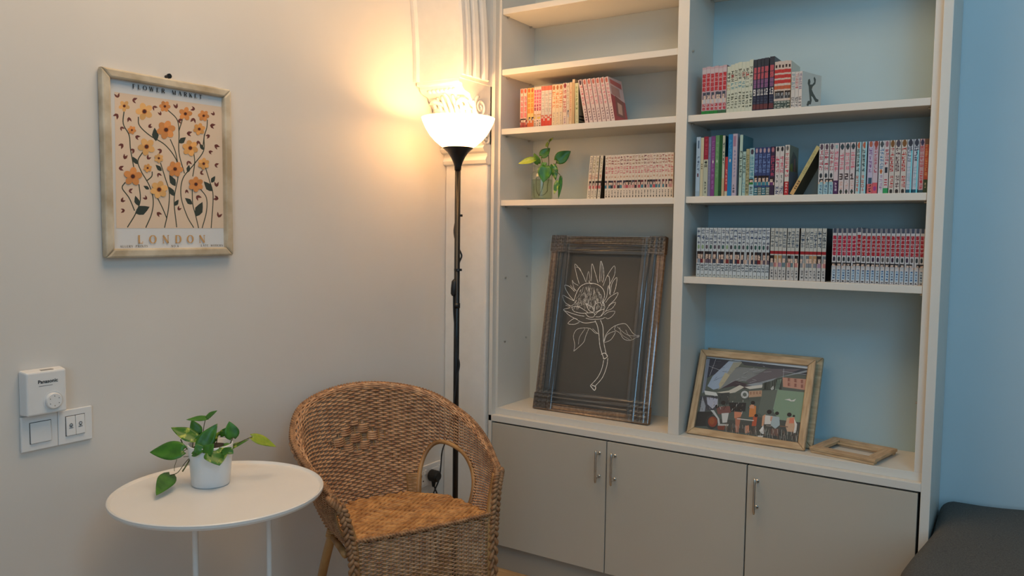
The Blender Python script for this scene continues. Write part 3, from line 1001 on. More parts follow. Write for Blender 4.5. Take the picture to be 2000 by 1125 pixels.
D.k += 1
for pts, wd in (
        ([(172, 228), (150, 150), (137, 65), (190, 130), (228, 215)], 3.0), ([(145, 90), (175, 100), (190, 130)], 2.6), ([(230, 205), (248, 125), (262, 205)], 2.2), ([(270, 205), (275, 65), (300, 130), (325, 220)], 3.4),
        ([(338, 210), (346, 45), (368, 100), (372, 170), (362, 215)], 3.8), ([(352, 60), (358, 130), (350, 205)], 2.2), ([(365, 245), (400, 160), (457, 80), (460, 150), (415, 240)], 3.0), ([(400, 160), (418, 180), (420, 310)], 3.6),
        ([(425, 300), (440, 220), (478, 175), (470, 250), (452, 305)], 3.0), ([(360, 390), (395, 330), (410, 240), (425, 320)], 3.4), ([(385, 380), (420, 335), (487, 298), (465, 350), (410, 405)], 3.0), ([(400, 425), (430, 390), (468, 378), (440, 425), (385, 450)], 2.8),
        ([(375, 480), (410, 455), (462, 450), (440, 490), (405, 510), (385, 500)], 2.6), ([(135, 290), (95, 250), (52, 240), (85, 310), (128, 362)], 3.2), ([(165, 240), (130, 220), (115, 198), (130, 260), (150, 285)], 2.4), ([(98, 235), (140, 280)], 2.2),
        ([(128, 365), (80, 340), (38, 320), (55, 375), (100, 405)], 3.2), ([(60, 400), (100, 408), (128, 392)], 2.6), ([(215, 490), (150, 478), (45, 440), (80, 425), (100, 420)], 3.4), ([(45, 440), (95, 485), (160, 520)], 3.2), ([(160, 518), (130, 508), (80, 548), (130, 556), (172, 540)], 3.2),
        ([(110, 415), (160, 410), (215, 440), (240, 460), (190, 465), (130, 450), (110, 415)], 3.4), ([(160, 525), (220, 545), (300, 535)], 3.4), ([(222, 385), (250, 440), (285, 455), (280, 420), (222, 385)], 3.6), ([(220, 465), (260, 462), (295, 465), (290, 495), (250, 495), (220, 465)], 3.6),
        ([(295, 455), (300, 395), (345, 382), (350, 430), (300, 460)], 3.4), ([(300, 480), (330, 450), (375, 435), (345, 490), (305, 495)], 3.4), ([(350, 395), (380, 410), (370, 440)], 3.0), ([(350, 490), (385, 450), (405, 420)], 2.8), ([(225, 505), (270, 515), (350, 512), (380, 500)], 3.4),
        ([(128, 365), (150, 300), (180, 250), (225, 225), (275, 222), (325, 235), (365, 270), (378, 320), (360, 385)], 4.0), ([(250, 200), (262, 225), (290, 222)], 4.0),
        ([(300, 525), (320, 570), (332, 640), (340, 730), (360, 800), (375, 840)], 4.4), ([(345, 520), (365, 580), (370, 690), (390, 790), (400, 815)], 4.4), ([(350, 800), (380, 790), (402, 815), (380, 835), (365, 830)], 5.0),
        ([(372, 845), (355, 920), (320, 990), (262, 1055)], 4.0), ([(405, 830), (395, 900), (360, 990), (300, 1060)], 4.0), ([(262, 1055), (295, 1092), (305, 1065), (275, 1050)], 6.0),
        ([(330, 632), (300, 625), (260, 590), (200, 585), (150, 600), (125, 650), (135, 720), (128, 775)], 2.6), ([(128, 775), (205, 705), (225, 650), (250, 590)], 2.6), ([(165, 720), (175, 660), (220, 590)], 2.0), ([(280, 590), (310, 620), (332, 635)], 2.4),
        ([(372, 705), (385, 650), (420, 600), (470, 565), (540, 550), (575, 580), (610, 630), (655, 652)], 2.8), ([(655, 652), (590, 685), (535, 675), (500, 625), (460, 600), (470, 565)], 2.2), ([(375, 705), (430, 680), (465, 615), (400, 640), (372, 705)], 2.6), ([(480, 575), (560, 640), (655, 652)], 1.8),
        ([(500, 580), (520, 640), (580, 680)], 1.6), ([(550, 600), (570, 640), (600, 672)], 1.6), ([(640, 648), (660, 648), (650, 662), (640, 655)], 4.0)):
    line(pts, wd)
rng = random.Random(11)
for i in range(210):
    t = rng.random() * PI
    rr = math.sqrt(rng.random())
    x = 255 + 118 * rr * math.cos(t)
    y = 405 - 172 * rr * math.sin(t) * 0.98 + 20 * (1 - rr)
    dx = (x - 260) * 0.10
    L = rng.uniform(14, 34)
    line([(x, y), (x + dx * 0.5 + rng.uniform(-3, 3), y + L * 0.5), (x + dx + rng.uniform(-2, 2), y + L)], rng.uniform(1.0, 1.9), 2)
D.m.build('drawing', M_ART, pf)
CS = 0.062
for cu_, cv_ in ((0, 0), (w - CS, 0), (0, h - CS), (w - CS, h - CS)):
    o = MB().box(cu_ - 0.003, cu_ + CS + 0.003, cv_ - (0.0 if cv_ == 0 else 0.003), cv_ + CS + 0.003, -0.019, 0.0075).build('corner_protector', M_CARD, None, bevel=0.003)
    attach_local(o, pf)
rng = random.Random(3)


def film(u0, u1, v0, v1, along_v):
    m = MB()
    nx, ny = (22, 26) if along_v else (26, 22)
    ph = [rng.uniform(0, 6) for _ in range(4)]
    rows = []
    for j in range(ny + 1):
        row = []
        for i in range(nx + 1):
            u, v = i / nx, j / ny
            c, l = (u, v) if along_v else (v, u)
            hgt = 0.0098 + 0.0018 * math.sin(30 * c + ph[0] + 1.5 * math.sin(3 * l + ph[1])) + 0.0008 * math.sin(43 * c + ph[2] + 2 * l)
            row.append((u0 + (u1 - u0) * u, v0 + (v1 - v0) * v, hgt))
        rows.append(row)
    o = m.grid(rows).build('film_wrap', M_FILM, None, smooth=True)
    attach_local(o, pf)


film(-0.004, 0.090, 0.006, h + 0.003, True)
film(w - 0.090, w + 0.004, 0.006, h + 0.003, True)
film(0.0, w, 0.003, 0.085, False)
film(0.0, w, h - 0.070, h + 0.003, False)

# street scene painting
P, U, V, N, w, h = lean(1.021, 1.424, 0.070, 0.6575, 0.196, 0.943)
sp = thing('framed_painting', 'street cafe watercolour in oak frame leaning in front of another frame', 'picture', M=basis(P, U, V, N))
frame_rails(sp, 0, w, 0, h, 0.024, -0.012, 0.006, M_OAKX, M_OAKY, None, 0.003)
o = MB().box(0.012, w - 0.012, 0.012, h - 0.012, -0.010, -0.006).build('backing', MATS['paper_white'], None)
attach_local(o, sp)
D = Decal(P + N * -0.0056, U, V, N, 0.00002)


def sz(x, y):
    return D.uv(1340 + x / 5.625, 690 + y / 5.625)


def sp_poly(pts, c):
    D.poly([sz(*p) for p in pts], S(*c))


sp_poly([(215, 45), (1350, 170), (1240, 1005), (90, 815)], (82, 92, 88))
for pts, c in (
        ([(240, 55), (480, 80), (380, 200), (270, 250), (215, 280)], (44, 50, 66)), ([(225, 60), (262, 62), (205, 430), (180, 430)], (120, 130, 148)),
        ([(470, 85), (600, 95), (380, 380), (300, 400), (235, 360), (290, 255)], (150, 168, 190)), ([(520, 100), (620, 95), (540, 190), (420, 370), (350, 400)], (150, 150, 136)),
        ([(560, 150), (880, 175), (660, 310), (540, 300), (380, 390), (470, 250)], (122, 128, 130)), ([(430, 210), (480, 240), (420, 330), (370, 380), (360, 340)], (176, 168, 142)),
        ([(600, 85), (1340, 175), (1335, 250), (1080, 200), (900, 160), (640, 130)], (52, 60, 72)), ([(660, 300), (900, 170), (1260, 175), (1050, 250), (840, 330), (700, 350)], (96, 92, 100)),
        ([(380, 390), (540, 300), (700, 345), (840, 330), (830, 370), (640, 390), (520, 360)], (62, 52, 62)), ([(650, 350), (840, 310), (1330, 185), (1335, 205), (1000, 270), (830, 370)], (140, 150, 158)),
        ([(200, 410), (330, 430), (350, 470), (210, 455)], (206, 208, 205)), ([(330, 430), (470, 410), (590, 350), (640, 372), (540, 430), (450, 445)], (196, 192, 180)), ([(640, 370), (840, 345), (835, 378), (700, 395)], (200, 198, 190)),
        ([(840, 330), (1060, 270), (1050, 400), (840, 405)], (58, 66, 62)), ([(1060, 265), (1320, 285), (1310, 405), (1065, 370)], (186, 140, 122)), ([(1000, 290), (1050, 280), (970, 620), (930, 610)], (128, 152, 136)),
        ([(1010, 400), (1310, 430), (1265, 800), (1040, 760), (960, 640)], (124, 150, 128)), ([(840, 415), (1005, 400), (940, 680), (860, 700), (790, 650)], (94, 104, 98)),
        ([(470, 440), (830, 440), (810, 530), (470, 525)], (78, 86, 82)), ([(690, 415), (835, 408), (830, 475), (690, 485)], (182, 148, 122)), ([(350, 440), (480, 430), (470, 560), (360, 560)], (58, 64, 66)),
        ([(470, 540), (660, 545), (650, 640), (480, 640)], (36, 38, 44)), ([(160, 470), (350, 470), (330, 620), (150, 640)], (64, 66, 76)), ([(225, 480), (350, 500), (345, 560), (290, 610), (235, 560)], (168, 172, 190)),
        ([(180, 470), (215, 580), (205, 650), (150, 640)], (150, 156, 166)), ([(120, 640), (300, 640), (240, 800), (100, 800)], (44, 46, 48)), ([(780, 700), (1260, 760), (1240, 990), (760, 900)], (70, 74, 72)), ([(350, 720), (800, 760), (790, 900), (320, 830)], (72, 74, 72))):
    sp_poly(pts, c)


def blob(cx, cyy, rx, ry, c, n=12, rot=0.0):
    D.poly([sz(cx + rx * math.cos(2 * PI * k / n) * math.cos(rot) - ry * math.sin(2 * PI * k / n) * math.sin(rot), cyy + rx * math.cos(2 * PI * k / n) * math.sin(rot) + ry * math.sin(2 * PI * k / n) * math.cos(rot)) for k in range(n)], S(*c))


# wheel and trishaw
blob(285, 755, 70, 78, (52, 56, 58), 18)
blob(292, 752, 52, 58, (132, 62, 46), 16)
blob(285, 745, 30, 40, (150, 84, 52), 12)
sp_poly([(270, 625), (305, 625), (365, 720), (375, 790), (350, 770), (345, 720)], (186, 190, 192))
sp_poly([(350, 775), (470, 780), (460, 800), (350, 795)], (176, 176, 172))
sp_poly([(345, 800), (430, 795), (420, 845), (350, 840)], (120, 62, 50))
# seated and standing figures
for (parts) in (
        [((330, 590), (480, 580), (495, 650), (440, 670), (350, 670), (120, 78, 74)), ((390, 660), (470, 655), (450, 760), (400, 765), (196, 196, 194))],
        [((530, 640), (620, 650), (600, 700), (530, 715), (196, 128, 100)), ((540, 710), (600, 710), (575, 870), (545, 870), (170, 112, 92))],
        [((700, 570), (770, 580), (765, 700), (690, 700), (200, 126, 70)), ((695, 600), (720, 560), (745, 560), (750, 610), (206, 150, 120))],
        [((740, 690), (785, 690), (770, 800), (720, 800), (176, 84, 58)), ((650, 800), (690, 790), (695, 870), (650, 880), (190, 130, 104))],
        [((870, 680), (950, 690), (930, 780), (860, 780), (206, 204, 200)), ((840, 690), (875, 670), (850, 800), (830, 800), (200, 150, 120))],
        [((950, 690), (1025, 700), (1030, 790), (980, 830), (930, 790), (160, 176, 182)), ((930, 830), (1020, 830), (1010, 910), (930, 900), (110, 84, 76))],
        [((1110, 710), (1190, 700), (1215, 790), (1200, 870), (1110, 860), (1090, 790), (196, 160, 132)), ((1140, 710), (1190, 710), (1185, 770), (1130, 770), (206, 122, 96))],
        [((1185, 720), (1220, 780), (1210, 870), (1180, 880), (1195, 800), (214, 210, 204))],
        [((805, 850), (850, 790), (860, 890), (830, 885), (216, 216, 214)), ((785, 905), (850, 905), (840, 925), (790, 922), (206, 206, 204))]):
    for p in parts:
        sp_poly(p[:-1], p[-1])
for (x, y, r) in ((590, 610, 26), (735, 545, 24), (770, 685, 20), (915, 645, 28), (1000, 660, 22), (1135, 675, 26), (525, 595, 24), (410, 545, 26), (340, 585, 22), (1185, 690, 14)):
    blob(x, y, r, r * 0.9, (34, 30, 32), 10)
for q in (((560, 715), (745, 735), (745, 745), (560, 724), (206, 200, 196)), ((1030, 795), (1120, 805), (1118, 815), (1030, 806), (120, 92, 76)), ((880, 790), (940, 796), (938, 806), (880, 800), (140, 130, 122)), ((930, 690), (955, 700), (935, 750), (925, 740), (200, 150, 128))):
    sp_poly(q[:-1], q[-1])
blob(645, 455, 42, 42, (190, 194, 194), 14)
blob(645, 455, 22, 22, (92, 100, 96), 12)
sp_poly([(1080, 510), (1140, 500), (1160, 520), (1210, 500), (1190, 530), (1150, 530), (1130, 520)], (206, 206, 200))
sp_poly([(930, 390), (960, 355), (965, 395), (940, 405)], (206, 210, 208))
D.k += 1
for k in range(6):      # red characters on the sign boards
    x, y = 1130 + (k % 3) * 72, (290 + (k % 3) * 10) + (k // 3) * 52
    for j in range(3):
        D.stroke([sz(x - 15, y - 14 + j * 13), sz(x + 15, y - 12 + j * 13)], 0.0011, S(128, 52, 44), lift=False)
    D.stroke([sz(x, y - 18), sz(x - 2, y + 18)], 0.0011, S(128, 52, 44), lift=False)
for k in range(4):
    x, y = 712 + k * 34, 440 - k * 2
    D.stroke([sz(x - 8, y - 10), sz(x + 8, y - 9)], 0.0009, S(120, 60, 44), lift=False)
    D.stroke([sz(x - 8, y + 8), sz(x + 8, y + 9)], 0.0009, S(120, 60, 44), lift=False)
    D.stroke([sz(x, y - 14), sz(x, y + 14)], 0.0009, S(120, 60, 44), lift=False)
rng = random.Random(23)
for k in range(150):    # chair legs and shutters
    x = rng.uniform(420, 1230)
    y = 770 + (x - 420) * 0.10 + rng.uniform(-10, 70)
    c = rng.choice(((180, 180, 172), (40, 40, 44), (150, 120, 104), (96, 60, 54), (200, 198, 190)))
    D.stroke([sz(x, y), sz(x + rng.uniform(-9, 9), y + rng.uniform(30, 75))], 0.0007, S(*c), lift=False)
for k in range(26):
    x = 850 + k * 7.5
    D.stroke([sz(x, 325 - k * 2), sz(x - 6, 395)], 0.0008, S(*rng.choice(((120, 128, 122), (32, 38, 38)))), lift=False)
for k in range(70):
    x, y = rng.uniform(160, 700), rng.uniform(440, 640)
    c = rng.choice(((30, 32, 38), (140, 140, 140), (84, 90, 86), (110, 96, 88), (200, 200, 198)))
    D.stroke([sz(x, y), sz(x + rng.uniform(-14, 14), y + rng.uniform(6, 34))], 0.0014, S(*c), lift=False)
for k in range(40):
    x, y = rng.uniform(260, 900), rng.uniform(80, 340)
    c = rng.choice(((40, 44, 56), (196, 200, 206), (120, 124, 128)))
    D.stroke([sz(x, y), sz(x + rng.uniform(20, 90), y - rng.uniform(-8, 40))], 0.0006, S(*c), lift=False)
for q in ((225, 70, 180, 440), (1075, 170, 1068, 270), (1060, 200, 1340, 240), (250, 140, 380, 190), (330, 60, 260, 250)):
    D.stroke([sz(q[0], q[1]), sz(q[2], q[3])], 0.0009, S(190, 196, 206), lift=False)
D.m.build('painting', M_ART, sp)
P, U, V, N, w, h = lean(1.036, 1.440, 0.108, 0.6575, 0.232, 0.946)
s2 = thing('picture_frame', 'pale wooden frame standing behind the street cafe painting', 'picture frame', M=basis(P, U, V, N))
M_PALEX = wood_mat('pale_wood', S(186, 168, 136), S(158, 138, 106), (3, 18, 18), 0.5, 6)
frame_rails(s2, 0, w, 0, h, 0.022, -0.012, 0.006, M_PALEX, M_PALEX, None, 0.003)
o = MB().box(0.012, w - 0.012, 0.012, h - 0.012, -0.010, -0.006).build('backing', mat('grey_green_card', S(120, 130, 128), rough=0.4, vary=0.04), None)
attach_local(o, s2)
# empty frame lying flat
ang = math.radians(-12)
cx, cyy = 1.560, 0.135
U = np.array([math.cos(ang), math.sin(ang), 0])
V = np.array([-math.sin(ang), math.cos(ang), 0])
N = np.array([0, 0, 1.0])
P = np.array([cx, cyy, 0.6565]) - U * 0.104 - V * 0.092
ef = thing('empty_frame', 'small empty wooden photo frame lying flat on the cabinet base', 'picture frame', M=basis(P, U, V, N))
frame_rails(ef, 0, 0.208, 0, 0.190, 0.033, 0.009, 0.019, M_OAKX, M_OAKY, None, 0.0012)
for (b0_, b1_) in (((0.0, 0.0), (0.208, 0.030)), ((0.0, 0.160), (0.208, 0.190))):
    o = MB().box(b0_[0] + 0.004, b1_[0] - 0.004, b0_[1] + 0.002, b1_[1] - 0.002, 0.0, 0.0088).build('back_batten', M_OAKX, None, bevel=0.001)
    attach_local(o, ef)
o = MB().box(0.034, 0.174, 0.138, 0.147, 0.0092, 0.0135).build('cross_bar', M_OAKX, None, bevel=0.001)
attach_local(o, ef)

# ------------------------------------------------------------------ books
NXS, NZS = 9, 84
WHT, CRM, INK = S(225, 224, 222), S(226, 214, 190), S(40, 40, 48)
DIG = {'0': '111101101101111', '1': '010110010010111', '2': '111001111100111', '3': '111001111001111', '9': '111101111001111', 'K': '101110100110101', 'I': '111010010010111', 'S': '111100111001111'}


class Spine:
    def __init__(self, base, seed):
        self.g = [[base] * NXS for _ in range(NZS)]
        self.r = random.Random(seed)

    def band(self, a, b, c, x0=0, x1=NXS):
        for j in range(int(a * NZS), int(b * NZS)):
            for i in range(x0, x1):
                self.g[j][i] = c
        return self

    def put(self, i, j, c):
        if 0 <= i < NXS and 0 <= j < NZS:
            self.g[j][i] = c

    def glyphs(self, a, b, c, n, x0=1, x1=NXS - 1):
        hh = (b - a) * NZS / n
        for k in range(n):
            t = int(b * NZS - k * hh)
            hgt = max(2, int(hh) - 1)
            rows = {self.r.randrange(hgt) for _ in range(max(2, hgt // 2))}
            cols = {self.r.randrange(x0, x1) for _ in range(2)}
            for dj in range(hgt):
                for i in range(x0, x1):
                    if dj in rows or i in cols:
                        if self.r.random() < 0.86:
                            self.put(i, t - 1 - dj, c)
        return self

    def block(self, a, b, c, line_c, n, x0=1, x1=NXS - 1):
        self.band(a, b, c, x0, x1)
        for k in range(1, n):
            j = int((a + (b - a) * k / n) * NZS)
            for i in range(x0, x1):
                self.g[j][i] = line_c
        for k in range(n * 3):
            self.put(self.r.randrange(x0, x1), int((a + (b - a) * self.r.random()) * NZS), line_c)
        return self

    def dot(self, a, rad, c):
        j0 = int(a * NZS)
        for j in range(-int(rad * 1.6), int(rad * 1.6) + 1):
            for i in range(NXS):
                if ((i - NXS // 2) / rad) ** 2 + (j / (rad * 1.6)) ** 2 <= 1.0:
                    self.put(i, j0 + j, c)
        return self

    def digits(self, a, txt, c, sx=2, sy=2, stack=False):
        wd = 3 * sx
        tot = (len(txt) * (wd + 1) - 1) if not stack else wd
        while tot > NXS and sx > 1:
            sx -= 1
            wd = 3 * sx
            tot = len(txt) * (wd + 1) - 1
        xs = (NXS - tot) // 2
        j0 = int(a * NZS)
        for k, ch in enumerate(txt):
            ox = xs if stack else xs + k * (wd + 1)
            oy = j0 - (k * (5 * sy + 1) if stack else 0)
            for q in range(15):
                if DIG[ch][q] == '1':
                    for dx in range(sx):
                        for dy in range(sy):
                            self.put(ox + (q % 3) * sx + dx, oy - (q // 3) * sy - dy, c)
        return self

    def faces(self, a, b, hair, skin, cloth):
        j0, j1 = int(a * NZS), int(b * NZS)
        cx = self.r.uniform(1, 8)
        for j in range(j0, j1):
            t = (j - j0) / max(1, j1 - j0)
            for i in range(NXS):
                d = abs(i - cx) / 4.0
                if t < 0.35:
                    c = cloth if d < 1.0 else skin
                elif t < 0.72 and d < 0.75:
                    c = skin if self.r.random() < 0.85 else hair
                else:
                    c = hair if d < 1.2 else self.g[j][i]
                self.g[j][i] = c
        return self


def book(px0, px1, ztop, z0, spine, cover, name, label, group, depth=0.118, lean_deg=0.0, turn=0.0, y0=0.065, pivot='l', x_world=None, cover_art=None):
    ym = 562
    zmid = (ztop + z0) / 2
    if x_world is None:
        # the pixel row of the spine's middle height
        py = 400
        for _ in range(3):
            q = on(1, y0, (px0 + px1) / 2, py)
            py += (q[2] - zmid) * 600
        x0 = on(1, y0, px0, py)[0]
        x1 = on(1, y0, px1, py)[0]
    else:
        x0, x1 = x_world
    wd, hh = max(x1 - x0, 0.006), ztop - z0
    m = MB()
    b = m.pts([(wd * i / NXS, 0.0, hh * j / NZS) for j in range(NZS + 1) for i in range(NXS + 1)])
    for j in range(NZS):
        for i in range(NXS):
            a_ = b + j * (NXS + 1) + i
            q_ = spine.g[j][i]
            m.face((a_, a_ + 1, a_ + NXS + 2, a_ + NXS + 1), (q_[0] * 0.74, q_[1] * 0.74, q_[2] * 0.74))
    tc = 0.0012
    m.box(0, tc, 0.0002, depth, 0, hh, cover)
    m.box(wd - tc, wd, 0.0002, depth, 0, hh, cover)
    m.box(tc, wd - tc, 0.0002, 0.0022, 0, hh, cover)
    if cover_art:
        for k_, (uvs, c) in enumerate(cover_art):
            bb = m.pts([(wd + 0.00025 + 0.00012 * k_, depth * u_, hh * v_) for u_, v_ in uvs])
            m.face([bb + i for i in range(len(uvs))], c)
    ln = math.radians(lean_deg)
    if lean_deg:
        # rotate about the lower edge the book rests on
        px_ = 0.0 if lean_deg < 0 else wd
        R = Matrix.Translation((x0 + px_, y0, z0)) @ Matrix.Rotation(ln, 4, 'Y') @ Matrix.Translation((-px_, 0, 0))
    else:
        R = Matrix.Translation((x0, y0, z0)) @ Matrix.Rotation(math.radians(turn), 4, 'Z')
    o = m.build(name, M_PRINT, None, M=R)
    tag(o, label, 'book', group)
    p = MB().box(tc, wd - tc, 0.003, depth - 0.004, 0.003, hh - 0.003).build('page_block', M_PAPER, None)
    attach_local(p, o)
    return o


def run(px0, px1, n, gap=0.3):
    w_ = (px1 - px0) / n
    return [(px0 + w_ * k, px0 + w_ * (k + 1) - gap) for k in range(n)]


ZL3, ZL4, ZA, ZBs, ZC_ = SH_L[2] + 0.0003, SH_L[3] + 0.0003, SH_R[1] + 0.0003, SH_R[2] + 0.0003, SH_R[3] + 0.0003
seed = 100


def nxt():
    global seed
    seed += 1
    return seed


RED, PNK, DRD, NVY, TEA = S(196, 48, 62), S(226, 140, 150), S(150, 30, 50), S(40, 52, 92), S(64, 140, 160)
GRN, ORG, YEL, PUR = S(46, 128, 66), S(226, 120, 56), S(232, 196, 90), S(110, 60, 120)
SKN, HAIR = S(232, 206, 190), S(44, 34, 36)

# --- left bay, third shelf
G = 'paperbacks on the shelf level with the lamp bowl'
for k, e in enumerate(((1016, 1022), (1022.6, 1029))):
    s = Spine(S(240, 196, 180), nxt()).band(0, .22, S(176, 66, 66)).faces(.10, .26, HAIR, SKN, S(196, 90, 80)).block(.28, .82, S(224, 120, 120), WHT, 4, 2, 8).dot(.93, 3, S(196, 84, 50))
    book(*e, 1.925, ZL3, s, S(170, 70, 70), 'paperback_book', 'pink paperback with dark pink lettering at the end of the row beside the lamp', G)
for k, e in enumerate(((1030, 1036), (1036.3, 1042.3))):
    s = Spine(S(240, 200, 120), nxt()).band(0, .18, S(226, 104, 50)).faces(.14, .28, HAIR, SKN, ORG).block(.38, .86, S(232, 140, 56), S(246, 216, 130), 4).dot(.93, 3, S(206, 90, 40))
    book(*e, 1.925, ZL3, s, S(226, 160, 60), 'paperback_book', 'orange and yellow paperback between the pink ones', G)
for k, e in enumerate(run(1043, 1057, 3, 0.2)):
    s = Spine(S(240, 216, 196), nxt()).block(.42, .94, S(226, 96, 120), S(246, 206, 206), 6).glyphs(.40, .56, S(96, 40, 50), 3, 2, 7).faces(.22, .34, S(216, 160, 80), SKN, YEL).glyphs(.02, .18, S(80, 60, 60), 3, 2, 7)
    book(*e, 1.926, ZL3, s, S(226, 120, 140), 'paperback_book', 'cream paperback with a bright pink gridded upper spine', G)
for k, e in enumerate(run(1057.4, 1077.6, 3)):
    s = Spine(S(222, 214, 204), nxt()).band(0, .26, S(226, 64, 48)).faces(.16, .30, S(216, 120, 96), SKN, S(226, 64, 48)).glyphs(.36, .86, S(186, 180, 172), 4).band(.90, 1, S(228, 120, 96))
    book(*e, 1.926, ZL3, s, S(226, 70, 60), 'paperback_book', 'pale grey paperback with a bright red foot on its spine', G)
for k, e in enumerate(run(1078.2, 1099, 3)):
    s = Spine(S(244, 222, 184), nxt()).glyphs(.42, .84, S(226, 126, 62), 4).dot(.92, 3, S(190, 110, 60)).glyphs(.04, .34, S(196, 176, 160), 5, 3, 7)
    book(*e, 1.928, ZL3, s, S(240, 210, 160), 'paperback_book', 'cream paperback with orange brush lettering', G)
s = Spine(S(242, 218, 196), nxt()).glyphs(.30, .84, S(190, 60, 62), 5).dot(.93, 3.2, S(150, 50, 60)).glyphs(.04, .24, S(150, 120, 150), 4, 3, 7)
book(1099.6, 1106.4, 1.930, ZL3, s, S(230, 190, 170), 'paperback_book', 'cream paperback with deep red lettering and red dot', G)
s = Spine(S(232, 214, 190), nxt()).glyphs(.5, .95, S(170, 150, 120), 5, 2, 7).faces(.2, .36, S(110, 110, 120), SKN, S(196, 200, 206))
book(1106.8, 1111.4, 1.929, ZL3, s, S(220, 200, 170), 'paperback_book', 'thin cream paperback with a faint grey picture', G)
s = Spine(S(240, 208, 164), nxt()).glyphs(.1, .9, S(206, 120, 90), 8, 3, 6)
book(1112, 1117, 1.930, ZL3, s, S(230, 190, 140), 'paperback_book', 'peach paperback with a thin line of red lettering', G)
s = Spine(S(214, 178, 130), nxt()).band(.94, 1, S(236, 206, 170))
book(1117.4, 1122.2, 1.940, ZL3, s, S(200, 164, 120), 'paperback_book', 'plain tan paperback taller than its neighbours', G)
s = Spine(S(226, 222, 176), nxt()).glyphs(.35, .92, S(150, 160, 90), 6, 2, 7).glyphs(.04, .3, S(196, 160, 120), 4, 3, 6)
art = [([(0.05, 0.05), (0.95, 0.05), (0.95, 0.09), (0.05, 0.07)], S(20, 20, 20)), ([(0.05, 0.11), (0.95, 0.13), (0.95, 0.17), (0.05, 0.14)], S(20, 20, 20)), ([(0.05, 0.19), (0.95, 0.21), (0.95, 0.24), (0.05, 0.22)], S(20, 20, 20))]
book(1124, 1130.5, 1.925, ZL3, s, S(150, 140, 110), 'paperback_book', 'pale green paperback with black stripes on its cover', G, lean_deg=-1.2, cover_art=art)
tx0 = on(1, 0.065, 1143, 240)[0]
for k in range(7):
    s = Spine(S(240, 216, 208), nxt()).glyphs(.40, .86, PNK if k else S(214, 96, 110), 6, 2, 8).dot(.93, 3, S(96, 60, 66) if k == 0 else S(206, 110, 96)).glyphs(.05, .34, S(140, 96, 110), 5, 3, 7)
    art = None
    if k == 6:
        art = [([(0, 0), (1, 0), (1, .5), (0, .62)], S(186, 84, 84)), ([(0.1, .86), (.9, .80), (.9, .92), (.1, .96)], S(206, 110, 104)), ([(.1, .62), (.7, .58), (.7, .78), (.1, .82)], S(196, 150, 140)), ([(.2, .14), (.8, .12), (.9, .5), (.3, .6)], S(150, 96, 86)), ([(.35, .2), (.65, .18), (.7, .42), (.4, .46)], S(222, 180, 160))]
    xx = tx0 + k * 0.0181
    book(0, 0, ZL3 + 0.168, ZL3, s, S(228, 196, 190) if k else S(120, 50, 80), 'paperback_book',
         'pink and white paperback leaning left in the row of leaning ones' if k < 6 else 'leaning paperback showing a red front cover with a pale figure', G, lean_deg=-11.5, x_world=(xx, xx + 0.0145), cover_art=art)

# --- left bay, fourth shelf
G = 'cream manga volumes beside the glass jar'
lx = [on(1, 0.065, p, 380)[0] for p in (1146.2, 1152.6, 1158.8, 1166.2)]
for k in range(4):
    s = Spine(S(234, 222, 200), nxt()).glyphs(.60, .97, S(80, 66, 86) if k == 0 else S(150, 140, 96), 5, 2, 7).glyphs(.46, .58, S(196, 120, 96), 1).faces(.24, .42, HAIR, SKN, S(206, 110, 110)).glyphs(.04, .20, S(60, 56, 56), 4, 4, 6)
    art = None
    book(0, 0, ZL4 + 0.160, ZL4, s, S(60, 52, 40) if k != 1 else S(70, 40, 60), 'manga_book', 'cream manga volume tilting right against the upright row', G, lean_deg=4.0, x_world=(lx[k], lx[k] + 0.0122))
for k, e in enumerate(run(1181.6, 1315.2, 23, 0.25)):
    c1 = random.Random(k).choice((S(150, 70, 66), S(176, 96, 80), S(120, 60, 70), S(160, 120, 80)))
    s = Spine(S(236, 224, 208), nxt()).glyphs(.76, .97, c1, 3).glyphs(.55, .74, S(206, 110, 116), 2).glyphs(.46, .53, S(196, 130, 96), 1, 2, 7).faces(.24, .42, random.Random(k + 7).choice((HAIR, S(70, 60, 80), S(110, 50, 56))), SKN, random.Random(k + 3).choice((S(196, 90, 100), S(70, 130, 150), S(60, 50, 66), S(206, 150, 150)))).glyphs(.09, .20, S(56, 52, 52), 3, 3, 6).dot(.05, 1.4, S(40, 36, 36))
    book(*e, 1.649 + 0.001 * (k % 2), ZL4, s, S(190, 170, 150), 'manga_book', {0: 'upright cream manga volume next to the tilted four', 22: 'upright cream manga volume touching the divider'}.get(k, 'upright cream manga volume with brown title blocks and faces band, inside the row'), G)

